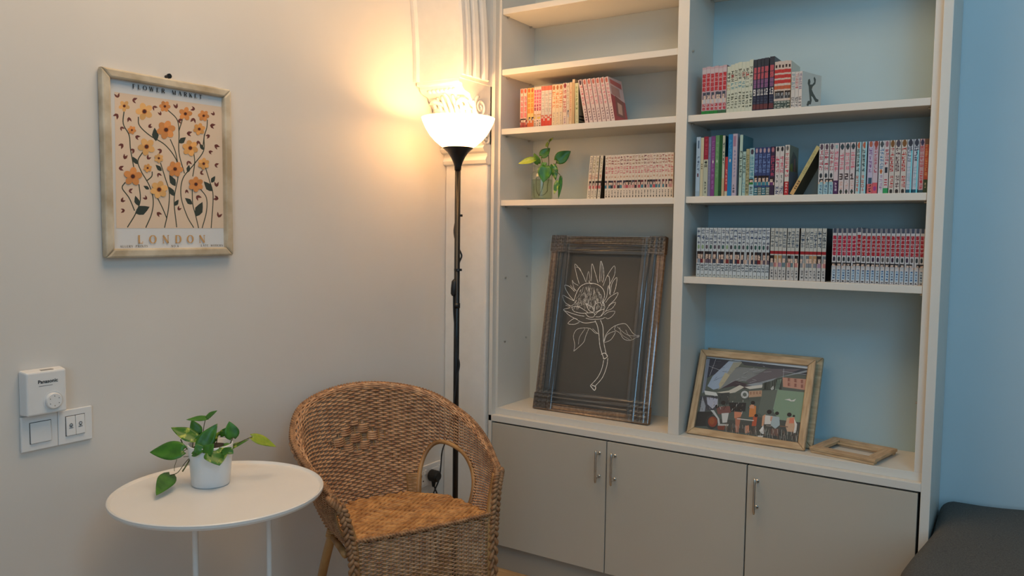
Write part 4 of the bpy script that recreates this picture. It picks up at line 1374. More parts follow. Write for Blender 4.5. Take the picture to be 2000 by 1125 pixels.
# --- right bay, top visible shelf
G = 'volumes on the upper shelf of the wide bay'
for k, e in enumerate(run(1371, 1419, 6)):
    s = Spine(S(206, 180, 190), nxt()).band(0, .10, S(40, 140, 66) if k < 4 else S(60, 110, 80)).block(.11, .24, S(190, 70, 86), WHT, 2, 2, 8).faces(.26, .48, S(70, 80, 100), SKN, S(206, 206, 214)).block(.50, .86, RED, S(236, 170, 176), 4).band(.88, .96, S(214, 200, 206))
    book(*e, 1.931 + 0.002 * (k % 2), ZA, s, S(90, 40, 56), 'manga_book', 'red titled volume with a green foot at the divider end', G)
for k, e in enumerate(run(1419.6, 1470.2, 7, 0.25)):
    s = Spine(S(214, 222, 206), nxt()).glyphs(.64, .88, S(56, 60, 56), 3).glyphs(.48, .62, random.Random(k).choice((S(80, 150, 170), S(190, 150, 80), S(90, 120, 110))), 2).glyphs(.10, .42, S(66, 76, 66), 6, 2, 8)
    if k in (1, 4, 5):
        s.glyphs(.70, .80, S(170, 60, 60), 1)
    book(*e, (1.926, 1.931, 1.934, 1.937, 1.936, 1.936, 1.941)[k], ZA, s, S(200, 208, 190), 'manga_book', 'pale green volume with black brush characters', G)
for k, (e, num) in enumerate(zip(((1471, 1477.6), (1478.3, 1484.8), (1485.4, 1491.6), (1492.2, 1500.6), (1502.4, 1511.6)), ('9', '10', '11', '12', '13'))):
    s = Spine(S(36, 46, 74), nxt()).band(.86, 1, S(46, 56, 72)).block(.62, .85, S(196, 90, 104), S(60, 40, 60), 2).block(.46, .61, S(140, 96, 140), S(80, 60, 110), 2).glyphs(.14, .28, S(74, 84, 110), 3).band(.05, .15, S(110, 60, 66)).digits(.42, num, WHT)
    book(*e, (1.939, 1.940, 1.941, 1.942, 1.944)[k], ZA, s, S(24, 30, 48), 'manga_book', 'tall dark blue volume with red top numbered ' + num, 'dark blue numbered volumes')
for k, e in enumerate(run(1512.2, 1544.4, 5, 0.2)):
    s = Spine(S(222, 206, 196), nxt())
    for q in range(4):
        s.band(.44 + q * .11, .51 + q * .11, S(206, 56, 58) if q else S(206, 104, 70))
    s.band(.88, .94, S(60, 40, 46), 2, 7).faces(.24, .40, HAIR, S(160, 164, 170), S(70, 76, 86)).band(.0, .20, S(66, 86, 84)).glyphs(.02, .18, S(186, 196, 190), 3)
    book(*e, 1.925 + 0.001 * (k % 2), ZA, s, S(214, 208, 190), 'manga_book', 'white volume with red stripes and dark green foot', G)
for k, e in enumerate(((1545.2, 1552.4), (1552.8, 1559.4))):
    s = Spine(S(224, 220, 216), nxt()).glyphs(.52, .96, S(110, 150, 170) if k == 0 else S(190, 110, 116), 4).glyphs(.05, .32, S(50, 56, 70), 4)
    book(*e, 1.884, ZA, s, S(210, 206, 200), 'manga_book', 'short white volume beside the one with the running figure', G, y0=0.050)
s = Spine(S(222, 220, 222), nxt()).glyphs(.50, .96, S(120, 120, 160), 4).glyphs(.05, .32, S(50, 56, 70), 4)
DKF = S(70, 72, 66)
art = [([(.30, .80), (.38, .84), (.42, .76), (.40, .68), (.52, .70), (.62, .78), (.58, .88), (.62, .93), (.70, .86), (.68, .74), (.54, .64), (.50, .56), (.60, .46), (.76, .34), (.88, .32), (.86, .26), (.72, .24), (.56, .36), (.48, .38), (.52, .26), (.48, .14), (.40, .14), (.34, .08), (.26, .10), (.32, .22), (.42, .24), (.40, .36), (.36, .50), (.34, .62), (.28, .70)], DKF)]
book(1560, 1567, 1.884, ZA, s, S(206, 204, 196), 'manga_book', 'short volume showing a pale cover with a dark running figure', G, turn=-17, y0=0.050, cover_art=art)

# --- right bay, second shelf: mixed tall books
G = 'mixed books left of the tilted one'


def tall(px0, px1, zt, spine, cover, label, nm='paperback_book', **kw):
    return book(px0, px1, zt, ZBs, spine, cover, nm, label, G, **kw)


tall(1359.3, 1367.4, 1.697, Spine(S(186, 212, 234), nxt()).band(.82, .95, S(90, 120, 150), 3, 6).glyphs(.42, .68, S(96, 120, 150), 4, 3, 7).dot(.36, 1.8, S(110, 60, 80)).band(0, .1, S(170, 196, 216)), S(90, 150, 170), 'light blue tall book with grey title at the divider')
tall(1367.8, 1373.5, 1.694, Spine(S(222, 214, 180), nxt()).glyphs(.46, .56, INK, 3, 3, 6), S(200, 190, 160), 'slim cream book beside the light blue one')
tall(1374, 1382.6, 1.697, Spine(S(200, 206, 186), nxt()).band(.62, 1, S(160, 34, 62)).glyphs(.68, .96, S(190, 80, 100), 4, 2, 7).glyphs(.48, .60, S(30, 36, 36), 2, 2, 7).glyphs(.05, .26, S(60, 70, 70), 4, 3, 6), S(120, 30, 50), 'book with crimson upper spine and grey lower spine')
tall(1383, 1388, 1.695, Spine(S(130, 134, 170), nxt()).glyphs(.2, .9, S(150, 150, 186), 8, 2, 7), S(100, 100, 140), 'slim grey violet book')
tall(1388.4, 1396, 1.697, Spine(S(132, 70, 140), nxt()).glyphs(.1, .92, S(160, 110, 176), 9, 2, 7).dot(.58, 1.6, WHT), S(100, 50, 110), 'purple book with pale lettering')
tall(1396.5, 1403.8, 1.699, Spine(S(104, 160, 108), nxt()).glyphs(.3, .9, S(126, 178, 128), 7, 2, 7).dot(.58, 1.6, S(206, 226, 206)), S(30, 90, 50), 'light green book with pale lettering')
tall(1404, 1410, 1.699, Spine(S(24, 92, 46), nxt()).band(.0, .1, S(20, 76, 40)), S(20, 76, 40), 'plain dark green book')
tall(1410.4, 1415.2, 1.697, Spine(S(196, 206, 186), nxt()).glyphs(.5, .9, S(30, 66, 76), 6, 2, 7).band(0, .3, S(206, 186, 150)), S(20, 66, 76), 'slim speckled book with teal cover')
tall(1415.6, 1421, 1.625, Spine(S(196, 62, 70), nxt()).band(0, .14, S(210, 206, 180)).glyphs(.3, .7, S(236, 180, 176), 5, 3, 7), S(160, 40, 50), 'short red book between taller ones')
tall(1421.4, 1429.8, 1.700, Spine(S(36, 132, 196), nxt()).glyphs(.62, .92, S(80, 166, 216), 4, 2, 7).dot(.58, 1.6, WHT), S(20, 96, 160), 'bright blue tall book beside the lilac one')
tall(1430.2, 1439, 1.701, Spine(S(196, 186, 206), nxt()).band(.80, .97, S(170, 130, 160), 1, 6).glyphs(.30, .74, S(140, 140, 180), 8, 3, 6).glyphs(.05, .20, S(40, 40, 60), 3, 2, 6), S(190, 180, 190), 'thick lilac book with dark characters at its foot')
tall(1444, 1449.6, 1.696, Spine(S(186, 216, 206), nxt()).glyphs(.3, .74, S(30, 50, 50), 6, 1, 8), S(70, 120, 130), 'slim white and black book with a teal cover')
G = 'mixed books left of the tilted one'
tall(1450.2, 1456, 1.640, Spine(S(176, 210, 206), nxt()).glyphs(.5, .95, S(40, 80, 80), 5).glyphs(.05, .4, S(110, 170, 190), 5), S(120, 170, 170), 'small pale turquoise volume', 'manga_book')
tall(1456.6, 1463, 1.648, Spine(S(180, 178, 140), nxt()).glyphs(.3, .9, S(120, 120, 80), 6).glyphs(.04, .25, S(60, 70, 60), 3), S(150, 150, 120), 'small olive cream volume', 'manga_book')
tall(1463.6, 1472.6, 1.650, Spine(S(170, 206, 216), nxt()).dot(.92, 3, S(70, 60, 80)).glyphs(.3, .84, S(80, 150, 170), 5).faces(.24, .36, HAIR, SKN, GRN).band(0, 1, S(190, 240, 248), 8, 9).glyphs(.03, .2, S(40, 60, 60), 4, 2, 7), S(90, 170, 190), 'small aqua volume with a pale sheen painted on its edge', 'manga_book')  # the pale strip is a sheen painted into the spine colour
for k, e in enumerate(((1473.4, 1480.4), (1480.9, 1488), (1488.5, 1496), (1496.6, 1503.8))):
    s = Spine(S(60, 76, 130), nxt()).glyphs(.46, .86, S(120, 150, 206), 4).faces(.22, .42, HAIR, SKN, TEA).dot(.94, 2.6, S(196, 170, 180)).band(0, .18, S(36, 110, 130) if k % 2 == 0 else S(120, 130, 120)).glyphs(.02, .16, S(196, 206, 206), 3)
    tall(*e, 1.651, s, S(40, 50, 90), 'small dark blue volume with teal artwork', 'manga_book')
tall(1504.4, 1512.6, 1.652, Spine(S(60, 46, 76), nxt()).glyphs(.40, .82, S(186, 76, 106), 5).faces(.22, .38, HAIR, SKN, PUR).dot(.93, 2.6, S(196, 130, 140)), S(20, 18, 26), 'small dark purple volume with pink lettering', 'manga_book')
for k, e in enumerate(((1514, 1522), (1522.4, 1530.8))):
    tall(*e, 1.651, Spine(S(222, 218, 218), nxt()).glyphs(.44, .80, S(206, 80, 110), 3).dot(.95, 2.6, INK).glyphs(.24, .42, S(110, 120, 120), 2, 3, 6).glyphs(.02, .20, S(40, 60, 110), 2), S(60, 30, 46), 'small white volume with pink title and navy foot', 'manga_book')
art = [([(0, .5), (1, .5), (1, 1), (0, 1)], S(150, 144, 116)), ([(.1, .5), (.9, .5), (.8, .8), (.4, .9), (.2, .75)], S(110, 90, 70)), ([(.15, .45), (.4, .48), (.35, .66), (.12, .62)], S(150, 150, 60)), ([(.5, .5), (.7, .5), (.66, .78), (.5, .74)], S(180, 110, 90)), ([(0, 0), (1, 0), (1, .48), (0, .48)], S(120, 118, 126))]
tall(1532.6, 1541, 1.655, Spine(S(226, 222, 216), nxt()).glyphs(.36, .84, S(206, 66, 86), 6).band(0, .28, S(190, 40, 50)).glyphs(.04, .26, S(236, 200, 196), 4, 2, 7).dot(.93, 2.6, S(110, 110, 110)), S(130, 124, 110), 'small white volume with red foot and a colourful cover', 'manga_book', cover_art=art)
sl = Spine(S(206, 196, 140), nxt()).band(0, .3, S(222, 180, 120)).glyphs(.1, .3, S(40, 30, 26), 4, 3, 7).glyphs(.4, .9, S(176, 170, 110), 5, 2, 7)
xt = on(1, 0.065, 1541.5, 376)[0]
book(0, 0, ZBs + 0.170, ZBs, sl, S(66, 60, 40), 'manga_book', 'yellow spined volume tilted steeply between two upright rows', 'tilted volume', lean_deg=27.5, x_world=(xt, xt + 0.0125))

# --- right bay, second shelf: right row
G = 'small volumes right of the tilted one'
ED = ((1599, 1608), (1609, 1618), (1619.5, 1628), (1628.5, 1637.2), (1639, 1648.4), (1649.6, 1659.2), (1660.4, 1669.8), (1672, 1681), (1682.4, 1692), (1694.4, 1704.6), (1705, 1714.6), (1716.4, 1725.8), (1726.2, 1735.6), (1737, 1746.6), (1747.6, 1758.4), (1759.6, 1770.2), (1771.2, 1782.2), (1783.6, 1794.2), (1795.4, 1804.4), (1804.8, 1812.6))


def rb(i, s, cover, label):
    return book(*ED[i], 1.653, ZBs, s, cover, 'manga_book', label, G)


for i in range(3):
    rb(i, Spine(S(222, 220, 222), nxt()).glyphs(.46, .88, S(176, 40, 70), 4).dot(.94, 3.0, S(96, 80, 96)).dot(.38, 2.6, S(50, 60, 70)).faces(.22, .32, HAIR, SKN, S(150, 200, 214)).band(0, .22, S(170, 206, 218)).glyphs(.02, .2, S(60, 110, 150), 3, 3, 7), S(110, 120, 130), 'white volume with crimson title and pale blue foot')
rb(3, Spine(S(222, 206, 212), nxt()).glyphs(.44, .84, S(214, 80, 110), 4).band(.9, .97, S(160, 196, 196), 2, 7).band(0, .28, S(84, 50, 96)).glyphs(.06, .24, S(222, 206, 222), 3, 3, 7), S(110, 70, 110), 'pink titled volume with a purple foot')
for i, num in ((4, '3'), (5, '2'), (6, '1')):
    rb(i, Spine(S(224, 214, 216), nxt()).glyphs(.46, .82, S(222, 120, 140), 4).dot(.92, 3.2, S(56, 76, 86)).digits(.40, num, S(56, 40, 46)).glyphs(.10, .26, S(214, 170, 160), 4, 2, 7).dot(.05, 2.2, S(60, 70, 66)), S(110, 116, 126), 'white volume with pale pink title and number ' + num)
for i in (7, 8):
    rb(i, Spine(S(196, 214, 216), nxt()).dot(.94, 3.2, S(206, 110, 80)).glyphs(.42, .86, S(50, 76, 76), 5, 1, 6).glyphs(.04, .36, S(196, 96, 76), 4, 1, 6).band(0, 1, S(150, 226, 244), 6, 8), S(60, 110, 140), 'volume with dark green lettering and cyan glare painted on its edge')  # cyan band is glare painted into the spine colour
rb(9, Spine(S(206, 200, 226), nxt()).glyphs(.40, .88, S(140, 100, 160), 6, 2, 7).band(0, .20, S(226, 120, 120)).band(.20, .32, S(60, 96, 120), 2, 8).glyphs(.03, .18, S(70, 40, 50), 3, 3, 7).dot(.95, 3, S(190, 110, 90)), S(24, 40, 66), 'lilac volume with salmon foot and blue picture')
rb(10, Spine(S(214, 200, 212), nxt()).glyphs(.40, .90, S(190, 90, 110), 7, 2, 7).band(0, .22, S(226, 104, 116)).dot(.10, 2.4, S(160, 70, 150)).dot(.95, 3.4, S(170, 80, 66)), S(140, 70, 90), 'pale pink volume with a rose foot and red emblem')
rb(11, Spine(S(224, 226, 230), nxt()).glyphs(.46, .86, S(50, 120, 170), 6, 2, 8).dot(.93, 3.2, S(80, 90, 96)).dot(.42, 2.2, S(206, 120, 70)).glyphs(.06, .36, S(170, 130, 180), 4, 2, 7), S(120, 120, 130), 'white volume with blue vertical title')
rb(12, Spine(S(224, 214, 216), nxt()).glyphs(.54, .84, S(176, 40, 60), 5, 2, 8).dot(.93, 3, S(170, 120, 130)).band(.40, .50, S(50, 56, 66), 2, 7).glyphs(.14, .28, S(196, 60, 76), 3, 2, 7).band(0, .11, S(50, 166, 100)), S(50, 90, 70), 'white volume with red title and bright green foot')
for i in (13, 14, 15):
    cK = S(190, 60, 60) if i != 14 else S(104, 76, 82)
    rb(i, Spine(S(222, 214, 206), nxt()).dot(.94, 3.4, S(140, 96, 50) if i != 14 else S(90, 80, 90)).glyphs(.70, .86, cK, 2).digits(.685, 'KISS', cK, 2, 1, True).glyphs(.10, .34, cK, 4, 2, 8).dot(.045, 2.4, S(60, 50, 46)), S(150, 140, 130), 'white volume with a red title ending in KISS' if i != 14 else 'white volume with a brown title ending in KISS')
for i in (16, 17):
    s = Spine(S(206, 214, 226), nxt()).dot(.94, 3.4, S(60, 64, 80)).glyphs(.58, .88, S(40, 44, 76), 3).glyphs(.10, .5, S(160, 186, 206), 4).band(0, .08, S(36, 96, 120))
    s.band(0, .8, S(120, 226, 244), 6, 8)  # glare painted as a cyan strip on the spine
    rb(i, s, S(60, 120, 160), 'pale volume with navy title and cyan glare painted on its edge')
rb(18, Spine(S(206, 170, 176), nxt()).dot(.94, 3.2, S(60, 56, 90)).glyphs(.46, .88, S(190, 50, 60), 6, 1, 8).glyphs(.08, .42, S(206, 56, 66), 4, 2, 7).band(0, .07, S(60, 90, 96)), S(60, 70, 130), 'volume with crowded red lettering')
rb(19, Spine(S(196, 90, 60), nxt()).glyphs(.30, .92, S(226, 170, 110), 7, 2, 7).band(0, .26, S(60, 80, 50)).glyphs(.08, .20, S(196, 180, 150), 2, 3, 6).band(.9, 1, S(120, 90, 70)), S(70, 80, 50), 'orange red volume with dark green foot by the side panel')

# --- right bay, third shelf
G = 'blue lettered volumes at the divider'
for k, e in enumerate(run(1360.6, 1503.2, 18, 0.7)):
    rr = random.Random(k * 3 + 1)
    s = Spine(S(206, 218, 226), nxt()).glyphs(.86, .965, S(66, 84, 120), 1).glyphs(.75, .85, S(60, 80, 120), 1).glyphs(.66, .73, S(56, 70, 104), 1, 2, 8).dot(.61, 2.4, rr.choice((S(50, 96, 90), S(150, 180, 140), S(90, 80, 96), S(60, 60, 76)))).faces(.29, .53, rr.choice((HAIR, HAIR, S(60, 40, 44), S(40, 44, 56))), SKN, rr.choice((S(130, 50, 56), S(60, 70, 90), S(150, 160, 176), S(110, 96, 110)))).glyphs(.12, .27, S(76, 90, 104), 3, 1, 8).band(.01, .065, S(196, 206, 206), 1, 8).glyphs(.02, .06, S(90, 96, 100), 1, 3, 6)
    book(*e, 1.3852, ZC_, s, S(40, 56, 66), 'manga_book', {0: 'pale blue volume with band of faces nearest the divider', 17: 'pale blue volume with band of faces touching the red banded ones'}.get(k, 'pale blue volume with dark blue title and a band of faces, inside the row'), G)
G = 'red banded volumes in the middle of the row'
ED = ((1504.4, 1511.6), (1512.4, 1519.6), (1520.2, 1527.2), (1527.8, 1535.4), (1537, 1544.2), (1544.6, 1551.8), (1552.6, 1559.8), (1563, 1571.2), (1572.2, 1580), (1580.4, 1587.6), (1588, 1595), (1596, 1603.8), (1605, 1613))
for k, e in enumerate(ED):
    rr = random.Random(k * 5 + 2)
    s = Spine(S(206, 210, 206), nxt()).glyphs(.62, .95, S(70, 84, 96) if k % 4 == 0 else S(60, 84, 110), 4 if k < 3 else 3).band(.50, .57, S(166, 34, 44)).faces(.25, .48, rr.choice((HAIR, S(190, 150, 110), S(120, 130, 140))), SKN, rr.choice((S(140, 150, 160), S(206, 140, 140), S(176, 150, 176), S(110, 140, 150)))).band(0, .22, S(206, 206, 206)).glyphs(.03, .20, S(60, 66, 76), 3, 3, 7)
    book(*e, 1.3852, ZC_, s, S(26, 12, 16), 'manga_book', {0: 'red banded grey volume touching the pale blue ones', 12: 'red banded grey volume showing its near-black cover at the gap'}.get(k, 'grey volume with a dark red band across the spine, inside the row'), G)
G = 'red block volumes by the side panel'
for k, e in enumerate(run(1625, 1805.6, 19, 1.2)):
    rr = random.Random(k * 7 + 3)
    s = Spine(S(214, 214, 218), nxt()).band(.92, 1, S(76, 84, 104), 1, 8).block(.50, .87, S(184, 34, 66) if k < 5 else S(176, 36, 50), S(226, 190, 196), 5).dot(.43, 2.4, rr.choice((S(60, 40, 66), S(96, 90, 90), S(50, 60, 66)))).faces(.28, .37, HAIR, SKN, S(196, 200, 206)).band(.05, .24, S(186, 210, 228), 1, 8).glyphs(.06, .24, S(36, 96, 156) if k % 3 else S(60, 76, 110), 4, 3, 7).glyphs(.01, .04, INK, 1, 2, 7)
    book(*e, 1.3852 + (0.003 if k == 5 else 0), ZC_, s, S(96, 110, 120), 'manga_book', {0: 'red title block volume standing next to the dark gap', 5: 'red title block volume standing slightly taller than its row', 18: 'red title block volume touching the side panel'}.get(k, 'white volume with a tall red title block and blue lower lettering, inside the row'), G)

# ------------------------------------------------------------------ leaves


def leaf_mesh(B, T, nrm, width, fold=0.25, droop=0.12, nx=6, ny=10):
    B, T, nrm = np.array(B, float), np.array(T, float), np.array(nrm, float)
    d = T - B
    L = np.linalg.norm(d)
    d /= L
    nrm = nrm - d * (nrm @ d)
    nrm /= np.linalg.norm(nrm)
    sd = np.cross(d, nrm)
    m = MB()
    rows = []
    for j in range(ny + 1):
        t = j / ny
        wv = width * (math.sin(PI * min(1.0, t ** 0.62)) ** 0.85) * (1.0 - 0.15 * t) if 0 < t < 1 else 0.0
        if j == 0:
            wv = width * 0.30
        back = 0.10 * L * max(0.0, 1 - t * 4)
        row = []
        for i in range(nx + 1):
            s = 2 * i / nx - 1
            c = B + d * (L * t - back * s * s) + sd * (wv * s / 1.0) + nrm * (fold * abs(s) * wv - droop * L * t * t + 0.04 * wv * math.sin(9 * t + 3 * s))
            row.append(c)
        rows.append(row)
    m.grid(rows)
    return m


TOCAM = lambda p: (CAM - np.array(p)) / np.linalg.norm(CAM - np.array(p))


def cap(p, dep, zmin):
    """nearest of dep and the distance at which the sight line is still above zmin"""
    d = ray(*p)
    return dep if d[2] >= 0 else min(dep, (CAM[2] - zmin) / -d[2])


def add_leaf(parent, b, t, dep, width_px, m, tilt=(0, 0, 0), fold=0.2, droop=0.05, dt=0.0, zmin=0.0):
    """leaf traced between two pixels at the plant's distance"""
    Bp = at(b[0], b[1], cap(b, dep, zmin))
    Tp = at(t[0], t[1], cap(t, dep + dt, zmin))
    n = TOCAM(Bp) + np.array(tilt)
    wd = width_px / F_PX * dep / 2 * 1.22
    o = leaf_mesh(Bp, Tp, n, wd, fold, droop).build('leaf', m, parent, smooth=True)
    sol = o.modifiers.new('thickness', 'SOLIDIFY')
    sol.thickness = 0.0006
    return o


# ------------------------------------------------------------------ round side table with potted pothos
TX, TY, TZ, TR = 0.312, -1.344, 0.693, 0.257
tb = thing('side_table', 'round white metal side table beside the wicker chair', 'table', (TX, TY, 0))
MB().lathe([(0.0, TZ - 0.010), (TR - 0.014, TZ - 0.010), (TR - 0.003, TZ - 0.0075), (TR, TZ - 0.002), (TR, TZ + 0.004), (TR - 0.003, TZ + 0.006), (TR - 0.006, TZ + 0.003), (TR - 0.010, TZ), (0.0, TZ)], 96, (TX, TY, 0)).build('table_top', M_WHITEM, tb, smooth=False)
ring = MB()
ring.tube([(TX + 0.15 * math.cos(2 * PI * k / 40), TY + 0.15 * math.sin(2 * PI * k / 40), TZ - 0.016) for k in range(40)], 0.006, 8, closed=True)
ring.build('top_ring', M_WHITEM, tb, smooth=True)
va = ray(381, 1027)[:2] / np.linalg.norm(ray(381, 1027)[:2])
tca = np.dot(np.array([TX, TY]) - CAM[:2], va)
mid = CAM[:2] + va * tca
rb_ = ray(525, 1008)[:2] / np.linalg.norm(ray(525, 1008)[:2])
for q in (mid - va * 0.135, mid + va * 0.13, CAM[:2] + rb_ * np.dot(np.array([TX, TY]) - CAM[:2], rb_)):
    dx, dy = q[0] - TX, q[1] - TY
    P = cat([(TX + 0.90 * dx, TY + 0.90 * dy, TZ - 0.013), (TX + 0.975 * dx, TY + 0.975 * dy, TZ - 0.022), (TX + dx, TY + dy, TZ - 0.06), (TX + dx, TY + dy, 0.3), (TX + dx, TY + dy, 0.003)], 6)
    MB().tube(P, 0.0068, 12).build('leg', M_WHITEM, tb, smooth=True)
pp = on(2, TZ, 412, 945)
POX, POY = float(pp[0]), float(pp[1])
DP = float(np.dot(np.array([POX, POY, TZ + 0.05]) - CAM, _f))
pot = thing('potted_plant', 'pothos with variegated leaves in a white pot on the round table', 'plant', (POX, POY, TZ))
RB, RT_, HPOT = 0.0475, 0.0560, 0.108
MB().lathe([(0.0, 0.0005), (RB - 0.003, 0.0005), (RB, 0.004), (RT_, HPOT - 0.002), (RT_ - 0.001, HPOT), (RT_ - 0.004, HPOT - 0.001), (RT_ - 0.006, HPOT - 0.02), (0.0, HPOT - 0.02)], 48, (POX, POY, TZ)).build('pot', M_POT, pot, smooth=True)
MB().lathe([(0.0, HPOT - 0.018), (RT_ - 0.007, HPOT - 0.018), (RT_ - 0.012, HPOT - 0.010), (0.0, HPOT - 0.008)], 24, (POX, POY, TZ)).build('soil', M_SOIL, pot)


def pzp(x, y):           # crop magnified 6.252
    return (280 + x / 6.252, 790 + y / 6.252)


PL = (
    ((490, 560), (68, 580), 205, M_LEAF, (0.0, 0, 0.3), -0.04, 0.0),
    ((330, 862), (165, 1092), 180, M_LEAF, (0, 0, 0.2), -0.03, 0.0),
    ((650, 420), (335, 275), 150, M_LEAF2, (-0.2, 0, 0.5), -0.01, 0.0),
    ((668, 370), (590, 185), 125, M_LEAF, (0.3, 0, 0.2), 0.02, 0.0),
    ((780, 170), (520, 178), 80, M_LEAF, (0, 0, 1.2), 0.0, 0.0),
    ((770, 165), (898, 70), 70, M_LEAF, (0, 0, 1.2), 0.0, 0.0),
    ((690, 545), (902, 232), 175, M_LEAF, (-0.2, 0.2, 0.2), -0.03, 0.02),
    ((870, 560), (932, 742), 250, M_LEAF2, (0, 0, 0.7), -0.05, -0.02),
    ((1090, 410), (1050, 205), 155, M_LEAF, (0.2, 0, 0.2), 0.02, 0.0),
    ((940, 380), (1040, 275), 70, M_LEAF2, (0.3, 0, 0.5), 0.03, 0.0),
    ((1325, 395), (1630, 510), 120, M_LEAF3, (-0.2, 0, 0.7), 0.03, 0.03),
    ((1000, 560), (1290, 420), 55, M_LEAF2, (0, 0, 0.8), 0.02, 0.02),
    ((905, 390), (850, 400), 50, M_LEAF3, (0, 0, 0.4), 0.02, 0.0),
    ((640, 600), (780, 590), 70, M_LEAF, (0, 0, 0.6), -0.03, 0.0),
    ((980, 500), (1095, 560), 90, M_LEAF, (0, 0, 0.6), 0.0, 0.0),
    ((700, 590), (640, 480), 110, M_LEAF, (0.2, 0, 0.4), -0.062, 0.0), ((760, 600), (860, 480), 120, M_LEAF, (0.1, 0, 0.6), -0.062, 0.0), ((960, 600), (1075, 520), 80, M_LEAF, (0, 0, 0.7), -0.062, 0.0),
    ((820, 470), (930, 330), 70, M_LEAF2, (0.2, 0, 0.5), 0.02, 0.0), ((600, 610), (740, 560), 80, M_LEAF, (0, 0, 0.7), -0.062, 0.0), ((1040, 560), (1100, 600), 70, M_LEAF, (0, 0, 0.4), -0.02, 0.0))
for b, t, w_, mm, tl, dd, dt in PL:
    add_leaf(pot, pzp(*b), pzp(*t), DP + dd, w_ / 6.252, mm, tl, 0.18, 0.04, dt, TZ + 0.018)
ST = (([(640, 600), (560, 540), (490, 570)], -0.02, 3.6), ([(600, 600), (560, 630), (490, 640)], -0.03, 3.0), ([(620, 600), (520, 700), (420, 830), (330, 862)], -0.03, 3.8), ([(600, 600), (540, 720), (478, 818)], -0.035, 7.0), ([(600, 590), (500, 510), (455, 425)], -0.02, 6.0),
      ([(590, 560), (605, 480), (600, 400)], 0.0, 4.0), ([(640, 580), (645, 470), (650, 400)], 0.0, 4.0), ([(720, 560), (735, 300), (755, 195)], 0.0, 4.0), ([(880, 520), (895, 460), (905, 390)], 0.02, 5.0), ([(1010, 560), (1060, 480), (1090, 405)], 0.02, 5.5), ([(1010, 560), (1200, 450), (1330, 395)], 0.025, 4.5),
      ([(410, 670), (380, 760), (378, 815)], -0.035, 2.6), ([(690, 600), (760, 540), (870, 560)], -0.04, 4.0), ([(640, 600), (700, 590), (740, 600)], -0.02, 7.0))
for pts, dd, wpx in ST:
    q = cat([at(*pzp(*p), cap(pzp(*p), DP + dd, TZ + 0.018)) for p in pts], 5)
    MB().tube(q, wpx / 6.252 / F_PX * DP * 0.5 * 2.4, 7).build('stem', M_STEM, pot, smooth=True)

# ------------------------------------------------------------------ pothos cutting in a glass jar
JX, JY, JZ = float(on(1, 0.115, 1058.5, 350)[0]), 0.115, SH_L[3]
DJ = float(np.dot(np.array([JX, JY, JZ + 0.07]) - CAM, _f))
jar = thing('glass_jar_plant', 'pothos cutting in a clear glass jar of water on the shelf', 'plant', (JX, JY, JZ))
RJ = 0.0435
jp = [(0.0, 0.001), (RJ - 0.004, 0.001), (RJ, 0.006), (RJ, 0.098), (RJ - 0.003, 0.108), (RJ - 0.009, 0.116), (RJ - 0.010, 0.136), (RJ - 0.008, 0.139)]
ji = [(RJ - 0.011, 0.139), (RJ - 0.0125, 0.136), (RJ - 0.0115, 0.116), (RJ - 0.0055, 0.107), (RJ - 0.0025, 0.097), (RJ - 0.0025, 0.008), (0.0, 0.005)]
MB().lathe(jp + ji, 40, (JX, JY, JZ)).build('jar', M_GLASS, jar, smooth=True)
MB().lathe([(0.0, 0.006), (RJ - 0.003, 0.009), (RJ - 0.003, 0.082), (0.0, 0.082)], 32, (JX, JY, JZ)).build('water', M_WATER, jar, smooth=False)
rm = MB()
for z in (0.113, 0.136):
    rm.tube([(JX + (RJ - 0.008) * math.cos(2 * PI * k / 32), JY + (RJ - 0.008) * math.sin(2 * PI * k / 32), JZ + z) for k in range(32)], 0.0016, 6, closed=True)
rm.build('jar_ring', M_GLASS, jar, smooth=True)


def jz(x, y):
    return (1000 + x / 8.038, 260 + y / 8.038)


for b, t, w_, mm, tl, dd, dt in (
        ((355, 410), (95, 475), 105, M_LEAF3, (0, 0, 0.6), -0.02, 0.0), ((460, 365), (600, 232), 130, M_LEAF, (0, 0, 0.4), 0.0, 0.0), ((700, 435), (925, 280), 170, M_LEAF, (0.2, 0, 0.2), 0.0, 0.0), ((420, 480), (340, 312), 110, M_LEAF, (-0.5, 0, 0), 0.01, 0.0),
        ((530, 520), (490, 775), 200, M_LEAF, (0, 0, 0.3), -0.06, 0.0), ((640, 500), (690, 740), 110, M_LEAF2, (0.3, 0, 0.3), -0.04, 0.0), ((720, 750), (660, 960), 75, M_LEAF2, (0, 0, 0.2), -0.06, 0.0), ((765, 690), (735, 1030), 60, M_LEAF, (0.6, 0, 0), -0.06, 0.0), ((545, 215), (560, 130), 42, M_LEAF3, (0, 0, 0.3), 0.0, 0.0), ((580, 130), (650, 65), 30, M_LEAF3, (0, 0, 0.3), 0.0, 0.0), ((480, 520), (545, 460), 90, M_LEAF, (0, 0, 0.6), -0.02, 0)):
    add_leaf(jar, jz(*b), jz(*t), DJ + dd, w_ / 8.038, mm, tl, 0.18, 0.04, dt)
